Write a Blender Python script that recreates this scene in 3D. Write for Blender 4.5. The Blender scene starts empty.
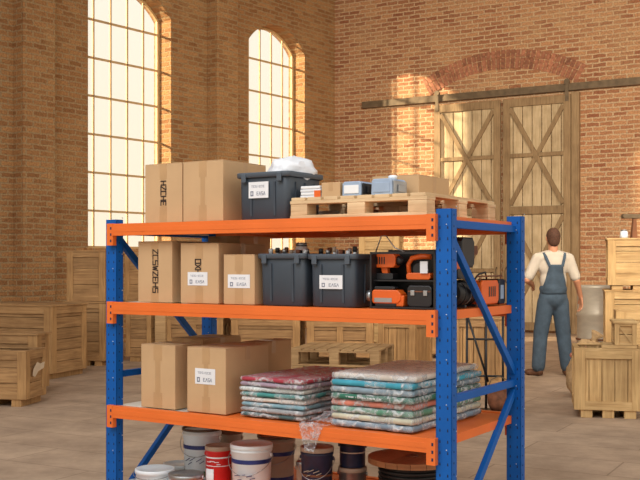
import bpy, bmesh, math, random
from mathutils import Vector, Matrix, noise
from mathutils.geometry import tessellate_polygon
random.seed(7)
sc = bpy.context.scene
COL = sc.collection
# ------------------------------------------------------------------ camera
EYE, F, HY = 1.35, 1000.0, 265.0          # eye height, focal length and horizon row for a 640x480 frame
cd = bpy.data.cameras.new('camera'); cam = bpy.data.objects.new('camera', cd); COL.objects.link(cam)
cam.location = (0, 0, EYE); cam.rotation_euler = (math.radians(90), 0, 0)
cd.sensor_width = 36; cd.lens = F/640*36; cd.shift_y = (HY-240)/640; cd.clip_end = 200
sc.camera = cam
# ------------------------------------------------------------------ world, sun, large lights, exposure
w = bpy.data.worlds.new('sky'); sc.world = w; w.use_nodes = True
nt = w.node_tree; bg = nt.nodes['Background']
tc = nt.nodes.new('ShaderNodeTexCoord'); sx = nt.nodes.new('ShaderNodeSeparateXYZ'); rp = nt.nodes.new('ShaderNodeValToRGB')
nt.links.new(tc.outputs['Generated'], sx.inputs[0]); nt.links.new(sx.outputs['Z'], rp.inputs[0]); nt.links.new(rp.outputs[0], bg.inputs['Color'])
rp.color_ramp.elements[0].position = 0.0; rp.color_ramp.elements[0].color = (1.0, .88, .70, 1)
rp.color_ramp.elements[1].position = 0.35; rp.color_ramp.elements[1].color = (1.0, .96, .87, 1)
bg.inputs['Strength'].default_value = 1.1
sd = bpy.data.lights.new('sun', 'SUN'); sun = bpy.data.objects.new('sun', sd); COL.objects.link(sun)
sun.rotation_euler = Vector((3.4, .27, -.93)).to_track_quat('-Z', 'Y').to_euler()
sd.energy = 12; sd.angle = math.radians(1.5); sd.color = (1.0, .84, .58)
def area(name, loc, aim, size, sizey, energy, color, spread=180):
    d = bpy.data.lights.new(name, 'AREA'); o = bpy.data.objects.new(name, d); COL.objects.link(o)
    d.shape = 'RECTANGLE'; d.size = size; d.size_y = sizey; d.energy = energy; d.color = color; d.spread = math.radians(spread)
    o.location = loc; o.rotation_euler = (Vector(aim)-Vector(loc)).to_track_quat('-Z', 'Y').to_euler()
area('foreground_fill', (-2.5, 1.0, 6.5), (0, 6.0, .9), 5, 3, 280, (.94, .98, 1.0))  # unseen fill added above left of the camera to light the rack
area('hall_fill', (1.0, 9.0, 8.2), (3.0, 18, 1.0), 8, 4, 110, (1.0, .82, .58))  # added fill below the ceiling, brightens the far hall; not a fixture
area('back_wall_fill', (3.0, 6.5, 6.0), (4.5, 20, 2.2), 6, 3, 330, (1.0, .86, .66), 95)  # added fill floating mid-hall to brighten the back wall; no doorway there
sc.view_settings.view_transform = 'Standard'; sc.view_settings.look = 'None'
sc.view_settings.exposure = 0.0; sc.view_settings.gamma = 1.0; sc.view_settings.use_curve_mapping = False
sc.cycles.use_denoising = True; sc.cycles.max_bounces = 8; sc.cycles.transparent_max_bounces = 24

# ------------------------------------------------------------------ materials
def srgb(r, g, b):
    f = lambda c: (c/255/12.92) if c/255 <= .04045 else ((c/255+.055)/1.055)**2.4
    return (f(r), f(g), f(b), 1)
def mat_base(name):
    m = bpy.data.materials.new(name); m.use_nodes = True
    return m, m.node_tree.nodes, m.node_tree.links, m.node_tree.nodes['Principled BSDF']
def plain(name, rgb, rough=.5, metal=0, var=.10, scale=9.0, bump=0.0, coat=0, island=0.0, stretch=(1, 1, 1), spec=.5):
    """a paint / plastic / paper with a little procedural unevenness"""
    m, N, L, P = mat_base(name)
    t = N.new('ShaderNodeTexCoord'); mp = N.new('ShaderNodeMapping'); mp.inputs['Scale'].default_value = stretch
    L.new(t.outputs['Object'], mp.inputs[0])
    n = N.new('ShaderNodeTexNoise'); n.inputs['Scale'].default_value = scale; n.inputs['Detail'].default_value = 6
    L.new(mp.outputs[0], n.inputs['Vector'])
    r = N.new('ShaderNodeValToRGB'); L.new(n.outputs['Fac'], r.inputs[0])
    c = srgb(*rgb)
    r.color_ramp.elements[0].position = .3; r.color_ramp.elements[1].position = .72
    r.color_ramp.elements[0].color = tuple(x*(1-var*1.6) for x in c[:3])+(1,)
    r.color_ramp.elements[1].color = tuple(min(1, x*(1+var)) for x in c[:3])+(1,)
    out = r.outputs[0]
    if island:
        g = N.new('ShaderNodeNewGeometry'); h = N.new('ShaderNodeHueSaturation'); mr = N.new('ShaderNodeMapRange')
        mr.inputs['To Min'].default_value = 1-island; mr.inputs['To Max'].default_value = 1+island
        L.new(g.outputs['Random Per Island'], mr.inputs[0]); L.new(mr.outputs[0], h.inputs['Value']); L.new(out, h.inputs['Color'])
        out = h.outputs[0]
    L.new(out, P.inputs['Base Color'])
    P.inputs['Roughness'].default_value = rough; P.inputs['Metallic'].default_value = metal
    P.inputs['Coat Weight'].default_value = coat; P.inputs['Specular IOR Level'].default_value = spec
    if bump:
        b = N.new('ShaderNodeBump'); b.inputs['Strength'].default_value = bump; b.inputs['Distance'].default_value = .01
        L.new(n.outputs['Fac'], b.inputs['Height']); L.new(b.outputs[0], P.inputs['Normal'])
    return m
def wood(name, a, b, vert=False, island=.16, rough=.72, knots=True):
    m, N, L, P = mat_base(name)
    t = N.new('ShaderNodeTexCoord'); mp = N.new('ShaderNodeMapping')
    mp.inputs['Scale'].default_value = (22, 22, 1.6) if vert else (1.8, 1.8, 26)
    L.new(t.outputs['Object'], mp.inputs[0])
    n = N.new('ShaderNodeTexNoise'); n.inputs['Scale'].default_value = 1.6; n.inputs['Detail'].default_value = 8; n.inputs['Distortion'].default_value = .8
    L.new(mp.outputs[0], n.inputs['Vector'])
    r = N.new('ShaderNodeValToRGB'); L.new(n.outputs['Fac'], r.inputs[0])
    r.color_ramp.elements[0].position = .28; r.color_ramp.elements[0].color = srgb(*a)
    r.color_ramp.elements[1].position = .68; r.color_ramp.elements[1].color = srgb(*b)
    n2 = N.new('ShaderNodeTexNoise'); n2.inputs['Scale'].default_value = 3.2; n2.inputs['Detail'].default_value = 4
    L.new(t.outputs['Object'], n2.inputs['Vector'])
    mx = N.new('ShaderNodeMix'); mx.data_type = 'RGBA'; mx.blend_type = 'MULTIPLY'
    r2 = N.new('ShaderNodeValToRGB'); L.new(n2.outputs['Fac'], r2.inputs[0])
    r2.color_ramp.elements[0].position = .3; r2.color_ramp.elements[0].color = (.66, .62, .58, 1); r2.color_ramp.elements[1].position = .6
    mx.inputs[0].default_value = .75; L.new(r.outputs[0], mx.inputs[6]); L.new(r2.outputs[0], mx.inputs[7])
    g = N.new('ShaderNodeNewGeometry'); h = N.new('ShaderNodeHueSaturation'); mr = N.new('ShaderNodeMapRange')
    mr.inputs['To Min'].default_value = 1-island; mr.inputs['To Max'].default_value = 1+island
    L.new(g.outputs['Random Per Island'], mr.inputs[0]); L.new(mr.outputs[0], h.inputs['Value']); L.new(mx.outputs[2], h.inputs['Color'])
    L.new(h.outputs[0], P.inputs['Base Color']); P.inputs['Roughness'].default_value = rough
    b_ = N.new('ShaderNodeBump'); b_.inputs['Strength'].default_value = .35; b_.inputs['Distance'].default_value = .004
    L.new(n.outputs['Fac'], b_.inputs['Height']); L.new(b_.outputs[0], P.inputs['Normal'])
    return m
def brick(name, c1, c2, mortar, pale, wdt=.26, row=.088):
    m, N, L, P = mat_base(name)
    t = N.new('ShaderNodeTexCoord'); s = N.new('ShaderNodeSeparateXYZ'); L.new(t.outputs['Object'], s.inputs[0])
    a = N.new('ShaderNodeMath'); L.new(s.outputs['X'], a.inputs[0]); L.new(s.outputs['Y'], a.inputs[1])
    cb = N.new('ShaderNodeCombineXYZ'); L.new(a.outputs[0], cb.inputs['X']); L.new(s.outputs['Z'], cb.inputs['Y'])
    # rough hand-laid courses: the lookup point wanders a few millimetres
    wn = N.new('ShaderNodeTexNoise'); wn.inputs['Scale'].default_value = 9; wn.inputs['Detail'].default_value = 3; L.new(cb.outputs[0], wn.inputs['Vector'])
    vm = N.new('ShaderNodeVectorMath'); vm.operation = 'MULTIPLY_ADD'; vm.inputs[1].default_value = (.045, .04, 0)
    L.new(wn.outputs['Color'], vm.inputs[0]); L.new(cb.outputs[0], vm.inputs[2])
    b = N.new('ShaderNodeTexBrick'); L.new(vm.outputs[0], b.inputs['Vector'])
    b.inputs['Scale'].default_value = 1; b.inputs['Brick Width'].default_value = wdt; b.inputs['Row Height'].default_value = row
    b.inputs['Mortar Size'].default_value = .016; b.inputs['Mortar Smooth'].default_value = .35; b.inputs['Bias'].default_value = -.1
    b.inputs['Color1'].default_value = srgb(*c1); b.inputs['Color2'].default_value = srgb(*c2); b.inputs['Mortar'].default_value = srgb(*mortar)
    n1 = N.new('ShaderNodeTexNoise'); n1.inputs['Scale'].default_value = .9; n1.inputs['Detail'].default_value = 9; n1.inputs['Roughness'].default_value = .68
    L.new(cb.outputs[0], n1.inputs['Vector'])
    r1 = N.new('ShaderNodeValToRGB'); L.new(n1.outputs['Fac'], r1.inputs[0]); r1.color_ramp.elements[0].position = .48; r1.color_ramp.elements[1].position = .66
    mx = N.new('ShaderNodeMix'); mx.data_type = 'RGBA'; mx.inputs[7].default_value = srgb(*pale)
    mu = N.new('ShaderNodeMath'); mu.operation = 'MULTIPLY'; mu.inputs[1].default_value = .7; L.new(r1.outputs[0], mu.inputs[0]); mu.inputs[1].default_value = .45
    L.new(mu.outputs[0], mx.inputs[0]); L.new(b.outputs['Color'], mx.inputs[6])
    n2 = N.new('ShaderNodeTexNoise'); n2.inputs['Scale'].default_value = 34; n2.inputs['Detail'].default_value = 5; L.new(cb.outputs[0], n2.inputs['Vector'])
    r2 = N.new('ShaderNodeValToRGB'); L.new(n2.outputs['Fac'], r2.inputs[0])
    r2.color_ramp.elements[0].position = .3; r2.color_ramp.elements[0].color = (.62, .59, .57, 1); r2.color_ramp.elements[1].position = .62
    r2.color_ramp.elements[1].color = (1.12, 1.1, 1.05, 1)
    m2 = N.new('ShaderNodeMix'); m2.data_type = 'RGBA'; m2.blend_type = 'MULTIPLY'; m2.inputs[0].default_value = .85
    L.new(mx.outputs[2], m2.inputs[6]); L.new(r2.outputs[0], m2.inputs[7]); L.new(m2.outputs[2], P.inputs['Base Color'])
    P.inputs['Roughness'].default_value = .9; P.inputs['Specular IOR Level'].default_value = .2
    ad = N.new('ShaderNodeMath'); ad.operation = 'MULTIPLY_ADD'; ad.inputs[1].default_value = -1.0
    L.new(b.outputs['Fac'], ad.inputs[0]); L.new(n2.outputs['Fac'], ad.inputs[2])
    bp = N.new('ShaderNodeBump'); bp.inputs['Strength'].default_value = .7; bp.inputs['Distance'].default_value = .02
    L.new(ad.outputs[0], bp.inputs['Height']); L.new(bp.outputs[0], P.inputs['Normal'])
    return m
def floor_mat():
    m, N, L, P = mat_base('worn floor')
    t = N.new('ShaderNodeTexCoord'); mp = N.new('ShaderNodeMapping'); mp.inputs['Rotation'].default_value = (0, 0, math.radians(29)); L.new(t.outputs['Object'], mp.inputs[0])
    b = N.new('ShaderNodeTexBrick'); L.new(mp.outputs[0], b.inputs['Vector']); b.inputs['Scale'].default_value = 1
    b.inputs['Brick Width'].default_value = 1.5; b.inputs['Row Height'].default_value = .5; b.inputs['Mortar Size'].default_value = .008
    b.inputs['Mortar Smooth'].default_value = .6
    b.inputs['Color1'].default_value = srgb(186, 164, 146); b.inputs['Color2'].default_value = srgb(180, 158, 140); b.inputs['Mortar'].default_value = srgb(150, 130, 114)
    n = N.new('ShaderNodeTexNoise'); n.inputs['Scale'].default_value = 2.2; n.inputs['Detail'].default_value = 10; n.inputs['Roughness'].default_value = .7
    L.new(t.outputs['Object'], n.inputs['Vector'])
    r = N.new('ShaderNodeValToRGB'); L.new(n.outputs['Fac'], r.inputs[0]); r.color_ramp.elements[0].position = .3; r.color_ramp.elements[1].position = .66
    r.color_ramp.elements[0].color = (.60, .57, .54, 1); r.color_ramp.elements[1].color = (1.08, 1.05, 1.0, 1)
    mx = N.new('ShaderNodeMix'); mx.data_type = 'RGBA'; mx.blend_type = 'MULTIPLY'; mx.inputs[0].default_value = 1
    L.new(b.outputs['Color'], mx.inputs[6]); L.new(r.outputs[0], mx.inputs[7]); L.new(mx.outputs[2], P.inputs['Base Color'])
    P.inputs['Roughness'].default_value = .62; P.inputs['Specular IOR Level'].default_value = .3
    bp = N.new('ShaderNodeBump'); bp.inputs['Strength'].default_value = .3; bp.inputs['Distance'].default_value = .01
    L.new(n.outputs['Fac'], bp.inputs['Height']); L.new(bp.outputs[0], P.inputs['Normal'])
    return m
def film(name, tint=(.95, .97, 1.0), gloss=.22, rough=.18, bump=.0, scale=25):
    m, N, L, P = mat_base(name); out = N['Material Output']
    tr = N.new('ShaderNodeBsdfTransparent'); tr.inputs[0].default_value = tint+(1,)
    gl = N.new('ShaderNodeBsdfPrincipled'); gl.inputs['Base Color'].default_value = (.85, .88, .92, 1); gl.inputs['Roughness'].default_value = rough
    mx = N.new('ShaderNodeMixShader'); L.new(tr.outputs[0], mx.inputs[1]); L.new(gl.outputs[0], mx.inputs[2]); L.new(mx.outputs[0], out.inputs[0])
    N.remove(P); mx.inputs[0].default_value = gloss
    if bump:
        t = N.new('ShaderNodeTexCoord'); n = N.new('ShaderNodeTexNoise'); n.inputs['Scale'].default_value = scale; n.inputs['Detail'].default_value = 4; n.inputs['Distortion'].default_value = 1.5
        L.new(t.outputs['Object'], n.inputs['Vector']); b = N.new('ShaderNodeBump'); b.inputs['Strength'].default_value = bump; b.inputs['Distance'].default_value = .02
        L.new(n.outputs['Fac'], b.inputs['Height']); L.new(b.outputs[0], gl.inputs['Normal'])
        r = N.new('ShaderNodeMapRange'); r.inputs['From Min'].default_value = .42; r.inputs['From Max'].default_value = .68
        r.inputs['To Min'].default_value = gloss*.45; r.inputs['To Max'].default_value = min(1, gloss*2.6)
        L.new(n.outputs['Fac'], r.inputs[0]); L.new(r.outputs[0], mx.inputs[0])
    return m

M = {}
M['brick_left'] = brick('brown brick', (182, 136, 92), (146, 102, 68), (170, 144, 110), (192, 156, 112))
M['brick_back'] = brick('red brick', (196, 146, 108), (150, 94, 70), (206, 178, 146), (204, 168, 128))
M['brick_arch'] = plain('arch brick', (166, 110, 84), .9, var=.25, scale=20, bump=.5, island=.3)
M['floor'] = floor_mat()
M['ceiling'] = plain('dark roof boards', (96, 74, 56), .9)
M['glass'] = film('window glass', (1, .99, .96), .06, .05)
M['muntin'] = plain('window metal', (206, 172, 122), .6, var=.1)
M['door_plank'] = wood('weathered door planks', (186, 160, 122), (214, 192, 156), True, .07)
M['door_frame'] = wood('door frame timber', (134, 108, 76), (164, 136, 100), True, .10)
M['rail'] = plain('dark rail steel', (116, 98, 76), .6, .3, var=.2, bump=.3)
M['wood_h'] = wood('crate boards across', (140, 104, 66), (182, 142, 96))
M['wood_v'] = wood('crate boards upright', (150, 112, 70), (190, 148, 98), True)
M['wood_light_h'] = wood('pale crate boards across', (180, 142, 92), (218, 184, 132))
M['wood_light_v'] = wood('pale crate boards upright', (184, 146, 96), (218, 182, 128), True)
M['pallet'] = wood('pallet timber', (196, 164, 124), (230, 204, 164), island=.08)
M['pallet_old'] = wood('old pallet timber', (150, 116, 78), (186, 152, 108))
M['dark_wood'] = wood('dark red timber', (104, 64, 40), (140, 90, 58), True)
M['card'] = plain('cardboard', (196, 162, 124), .82, var=.05, scale=5, bump=.05, spec=.25)
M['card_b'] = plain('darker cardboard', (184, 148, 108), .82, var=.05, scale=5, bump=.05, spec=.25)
M['tape'] = plain('packing tape', (184, 148, 108), .35, var=.05)
M['ink'] = plain('black ink', (52, 38, 32), .8, var=.2, scale=90)
M['label'] = plain('label paper', (228, 230, 236), .6, var=.03)
M['grey_ink'] = plain('grey print', (128, 134, 152), .8)
M['blue'] = plain('blue powder coat', (0, 88, 172), .5, var=.07, scale=4, spec=.3)
M['hole'] = plain('slot shadow steel', (14, 34, 70), .8)
M['orange'] = plain('orange powder coat', (228, 112, 46), .45, var=.05, scale=4, spec=.4)
M['zinc'] = plain('pale shelf steel', (222, 218, 212), .35, .2, var=.06)
M['bolt'] = plain('bolt steel', (190, 200, 214), .3, .9)
M['tote'] = plain('slate plastic', (58, 68, 80), .42, var=.05)
M['tote_rim'] = plain('grey plastic rim', (74, 84, 96), .45, var=.05)
M['black'] = plain('black plastic', (30, 30, 34), .42, var=.15)
M['tool_orange'] = plain('orange tool plastic', (222, 98, 30), .38, var=.08)
M['steel'] = plain('brushed steel', (168, 170, 174), .32, .8)
M['white'] = plain('white plastic', (228, 236, 244), .35, var=.03)
M['cream'] = plain('beige bucket plastic', (176, 158, 142), .5, var=.06)
M['navy'] = plain('navy print', (34, 46, 112), .45, var=.2, scale=30)
M['navy_can'] = plain('navy tin', (38, 46, 74), .4, var=.25, scale=14)
M['green'] = plain('green print', (92, 132, 104), .5, var=.15)
M['red'] = plain('red tin', (206, 38, 42), .38, var=.08)
M['lid_dark'] = plain('dark paint lid', (96, 74, 62), .55, var=.3, scale=14)
M['rust'] = plain('brown rust', (126, 78, 54), .75, var=.3, scale=20)
M['bluegrey'] = plain('blue-grey case', (152, 170, 196), .35, var=.08)
M['bag'] = plain('white sack film', (222, 224, 232), .35, var=.06, bump=.3)
M['cable'] = plain('black cable', (24, 24, 26), .5, var=.2)
M['drum_wood'] = wood('cable drum timber', (150, 100, 64), (192, 138, 94))
M['barrel'] = plain('pale steel drum', (206, 198, 184), .4, .25, var=.05, stretch=(1, 1, 3))
M['burlap'] = plain('burlap', (176, 146, 108), .9, var=.18, scale=30, bump=.5)
M['skin'] = plain('skin', (196, 136, 104), .55, var=.06)
M['hair'] = plain('brown hair', (84, 52, 36), .8, var=.3, scale=60, bump=.5)
M['shirt'] = plain('white cotton', (196, 184, 170), .85, var=.05, bump=.2)
M['denim'] = plain('blue denim', (64, 80, 96), .85, var=.14, scale=14, bump=.3)
M['boot'] = plain('brown leather', (96, 62, 42), .6, var=.2)
M['sleeve'] = film('clear packing film', (.99, .99, 1), .24, .2, .9, 22)
M['wrap'] = film('crumpled film', (.97, .98, 1), .13, .14, 1.0, 30)
M['paper'] = plain('paper tag', (206, 186, 160), .8)
def fabric(i, rgb):
    k = 'fab%d' % i
    M[k] = plain('folded cloth %d' % i, rgb, .8, var=.13, scale=16, bump=.3); return M[k]

# ------------------------------------------------------------------ mesh builder
def basis(d):
    d = d.normalized(); a = Vector((0, 0, 1)) if abs(d.z) < .9 else Vector((1, 0, 0))
    x = d.cross(a).normalized(); return x, d.cross(x).normalized()
class MB:
    def __init__(s): s.b = bmesh.new(); s.mats = []
    def _m(s, fs, mi, sm):
        for f in fs: f.material_index = mi; f.smooth = sm
    def box(s, x0, x1, y0, y1, z0, z1, mi=0, mx=None):
        vs = [Vector((x, y, z)) for x in (x0, x1) for y in (y0, y1) for z in (z0, z1)]
        if mx is not None: vs = [mx @ v for v in vs]
        v = [s.b.verts.new(p) for p in vs]
        q = [(0, 1, 3, 2), (4, 6, 7, 5), (0, 4, 5, 1), (2, 3, 7, 6), (0, 2, 6, 4), (1, 5, 7, 3)]
        s._m([s.b.faces.new([v[i] for i in f]) for f in q], mi, False); return s
    def hexa(s, lo, hi, mi=0):
        """lo, hi: four points each, same winding"""
        a = [s.b.verts.new(p) for p in lo]; c = [s.b.verts.new(p) for p in hi]
        fs = [s.b.faces.new(a[::-1]), s.b.faces.new(c)]
        for i in range(4): fs.append(s.b.faces.new([a[i], a[(i+1) % 4], c[(i+1) % 4], c[i]]))
        s._m(fs, mi, False); return s
    def bar(s, p, q, w, h, mi=0, up=(0, 0, 1)):
        p = Vector(p); q = Vector(q); d = (q-p).normalized(); u = Vector(up); x = d.cross(u).normalized(); y = x.cross(d).normalized()
        lo = [p+x*a*w/2+y*b*h/2 for a, b in ((-1, -1), (1, -1), (1, 1), (-1, 1))]
        return s.hexa(lo, [v+(q-p) for v in lo], mi)
    def rings(s, rs, mi=0, cap=True, sm=True, mis=None):
        prev = None; first = None
        for k, r in enumerate(rs):
            cur = [s.b.verts.new(p) for p in r]
            if prev:
                n = len(cur)
                s._m([s.b.faces.new([prev[i], prev[(i+1) % n], cur[(i+1) % n], cur[i]]) for i in range(n)], (mis[k-1] if mis else mi), sm)
            else: first = cur
            prev = cur
        if cap: s._m([s.b.faces.new(first[::-1]), s.b.faces.new(prev)], mi, False)
        return s
    def tube(s, pts, r, n=10, mi=0, cap=True):
        pts = [Vector(p) for p in pts]; rs = []
        rr = r if isinstance(r, (list, tuple)) else [r]*len(pts)
        X = None
        for i, p in enumerate(pts):
            d = (pts[min(i+1, len(pts)-1)]-pts[max(i-1, 0)])
            x, y = basis(d)
            if X is not None:
                x = (X-d.normalized()*X.dot(d.normalized())).normalized(); y = d.normalized().cross(x)
            X = x
            rs.append([p+x*math.cos(2*math.pi*k/n)*rr[i]+y*math.sin(2*math.pi*k/n)*rr[i] for k in range(n)])
        return s.rings(rs, mi, cap)
    def lathe(s, prof, n=32, mi=0, c=(0, 0), cap=True, mis=None):
        return s.rings([[Vector((c[0]+r*math.cos(2*math.pi*k/n), c[1]+r*math.sin(2*math.pi*k/n), z)) for k in range(n)] for r, z in prof], mi, cap, True, mis)
    def ell(s, c, r, n=14, mi=0, rot=None):
        c = Vector(c); rs = []
        for i in range(1, n):
            a = math.pi*i/n-math.pi/2
            ring = [Vector((r[0]*math.cos(a)*math.cos(2*math.pi*k/(n*2)), r[1]*math.cos(a)*math.sin(2*math.pi*k/(n*2)), r[2]*math.sin(a))) for k in range(n*2)]
            rs.append([c+(rot @ v if rot is not None else v) for v in ring])
        return s.rings(rs, mi)
    def prism(s, pts, y0, y1, mi=0, sm=False):
        """outline in x,z swept along y"""
        a = [s.b.verts.new((p[0], y0, p[1])) for p in pts]; c = [s.b.verts.new((p[0], y1, p[1])) for p in pts]; n = len(pts)
        fs = [s.b.faces.new(a), s.b.faces.new(c[::-1])]
        s._m(fs, mi, False)
        s._m([s.b.faces.new([a[i], c[i], c[(i+1) % n], a[(i+1) % n]]) for i in range(n)], mi, sm); return s
    def build(s, name, mat, parent=None, bevel=0, loc=None, rotz=0, rot=None):
        bmesh.ops.recalc_face_normals(s.b, faces=s.b.faces)
        me = bpy.data.meshes.new(name); s.b.to_mesh(me); s.b.free()
        o = bpy.data.objects.new(name, me); COL.objects.link(o)
        for m in (mat if isinstance(mat, (list, tuple)) else [mat]): me.materials.append(m)
        if parent is not None: o.parent = parent
        if loc: o.location = loc
        if rotz: o.rotation_euler = (0, 0, rotz)
        if rot: o.rotation_euler = rot
        if bevel:
            b = o.modifiers.new('edge', 'BEVEL'); b.width = bevel; b.segments = 2; b.limit_method = 'ANGLE'; b.angle_limit = math.radians(50)
        return o
def thing(name, label, cat, loc=(0, 0, 0), rotz=0, group=None):
    o = bpy.data.objects.new(name, None); COL.objects.link(o); o.empty_display_size = .1
    o.location = loc; o.rotation_euler = (0, 0, rotz); o['label'] = label; o['category'] = cat
    if group: o['group'] = group
    return o
def tag(o, label, cat, group=None):
    o['label'] = label; o['category'] = cat
    if group: o['group'] = group
    return o
def struct(o): o['kind'] = 'structure'; return o
def remeshed(mb, name, mat, parent, voxel, smooth=3):
    """join overlapping closed forms into one continuous skin"""
    o = mb.build('tmp', mat)
    r = o.modifiers.new('r', 'REMESH'); r.mode = 'VOXEL'; r.voxel_size = voxel; r.use_smooth_shade = True
    s = o.modifiers.new('s', 'SMOOTH'); s.iterations = smooth; s.factor = .6
    dg = bpy.context.evaluated_depsgraph_get(); me = bpy.data.meshes.new_from_object(o.evaluated_get(dg))
    bpy.data.objects.remove(o); me.name = name
    q = bpy.data.objects.new(name, me); COL.objects.link(q); q.parent = parent
    if not me.materials: me.materials.append(mat)
    return q

# ------------------------------------------------------------------ the hall
CX, CY = .33, 22.2                                        # far corner of the two brick walls
AL = math.atan2(-1, -.78)                                 # left wall runs from the corner towards the viewer
AB = math.atan2(-1, 1.77)                                 # back wall runs from the corner to the right
K = math.hypot(1, .78)
def flat_wall(name, mat, length, height, holes, thick, sgn, loc, rotz):
    """wall in x,z; holes are outlines; thickness goes to sgn*y"""
    outer = [Vector((-.6, 0, -.3)), Vector((length, 0, -.3)), Vector((length, 0, height)), Vector((-.6, 0, height))]
    loops = [outer]+[[Vector((p[0], 0, p[1])) for p in h] for h in holes]
    flatp = [p for l in loops for p in l]; tris = tessellate_polygon(loops)
    m = MB(); f = [m.b.verts.new(p) for p in flatp]; g = [m.b.verts.new(p+Vector((0, sgn*thick, 0))) for p in flatp]
    for t in tris:
        try: m.b.faces.new([f[i] for i in t]); m.b.faces.new([g[i] for i in reversed(t)])
        except ValueError: pass
    k = 0
    for l in loops:
        n = len(l)
        for i in range(n):
            a, c = k+i, k+(i+1) % n
            m.b.faces.new([f[a], f[c], g[c], g[a]])
        k += n
    return struct(m.build(name, mat, loc=loc, rotz=rotz))
SILL, SPR, RISE = 1.63, 5.83, .46
def arch_top(x0, x1, n=20, spr=SPR, rise=RISE):
    w = (x1-x0)/2; R = (w*w+rise*rise)/(2*rise); cx = (x0+x1)/2; cz = spr+rise-R; a = math.asin(w/R)
    return [(cx+R*math.sin(a-2*a*i/n), cz+R*math.cos(a-2*a*i/n)) for i in range(n+1)]   # right to left
WIN = [(.84*K, 2.263*K), (3.916*K, 5.415*K)]
holes = [[(a, SILL), (b, SILL)]+arch_top(a, b) for a, b in WIN]
# the left wall's local +x runs towards the viewer, so its outside is local -y ... sign worked out from AL
nl = Vector((-math.sin(AL), math.cos(AL)))                 # local +y
outl = Vector((-.7886, .615)); SL = 1 if nl.dot(outl) > 0 else -1
wl = flat_wall('wall_left', M['brick_left'], 30, 8.5, holes, .45, SL, (CX, CY, 0), AL)
nb = Vector((-math.sin(AB), math.cos(AB))); SB = 1 if nb.y > 0 else -1
wb = flat_wall('wall_back', M['brick_back'], 17, 8.5, [], .45, SB, (CX, CY, 0), AB)
for i, (t0, t1) in enumerate(((6.1, 6.573), (2.72, 3.18), (9.6, 10.07))):
    m = MB(); m.box(t0*K, t1*K, -SL*.27, 0, 0, 8.5)
    struct(m.build('trim_%d' % (i+1), M['brick_left'], bevel=.01, loc=(CX, CY, 0), rotz=AL))
m = MB(); m.box(-20, 18, -6, 27, -.2, 0); struct(m.build('floor', M['floor']))
m = MB(); e_ = Vector((-.615, -.7886, 0)); c_ = Vector((CX, CY+.4, 8.5)); far = c_+Vector((.8706, -.4919, 0))*17
lo = [c_, c_+e_*18.5, Vector((far.x, 8, 8.5)), far]; m.hexa(lo, [p+Vector((0, 0, .2)) for p in lo]); struct(m.build('ceiling', M['ceiling']))
for i, (a, b) in enumerate(WIN):                          # steel windows: five panes wide
    W = struct(bpy.data.objects.new('window_%d' % (i+1), None)); COL.objects.link(W); W.location = (CX, CY, 0); W.rotation_euler = (0, 0, AL)
    y = SL*.33; top = arch_top(a, b); R = RISE
    fr = MB(); wd = b-a
    def ztop(x):
        w_ = wd/2; R_ = (w_*w_+RISE**2)/(2*RISE); return SPR+RISE-R_+math.sqrt(max(0, R_*R_-(x-(a+b)/2)**2))
    for x in (a+.025, b-.025): fr.bar((x, y, SILL), (x, y, SPR+.03), .06, .05, up=(0, 1, 0))
    fr.bar((a, y, SILL+.02), (b, y, SILL+.02), .05, .06)
    for p, q in zip(top[:-1], top[1:]): fr.bar((p[0], y, p[1]-.02), (q[0], y, q[1]-.02), .05, .05)
    fr.build('window_frame', M['muntin'], W)
    mu = MB()
    for k in range(1, 5):
        x = a+wd*k/5; mu.bar((x, y, SILL), (x, y, ztop(x)), .032, .03, up=(0, 1, 0))
    for k in range(1, 8):
        z = SILL+.66*k
        if z < SPR: mu.bar((a, y, z), (b, y, z), .03, .036)
    mu.build('muntin', M['muntin'], W)
    g = MB(); g.prism([(a, SILL), (b, SILL)]+top, y+.012, y+.018); g.build('pane', M['glass'], W)
    s_ = MB(); s_.box(a-.08, b+.08, min(-SL*.07, SL*.31), max(-SL*.07, SL*.31), SILL-.09, SILL+.004); s_.build('window_sill', M['brick_left'], W, bevel=.008)

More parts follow.
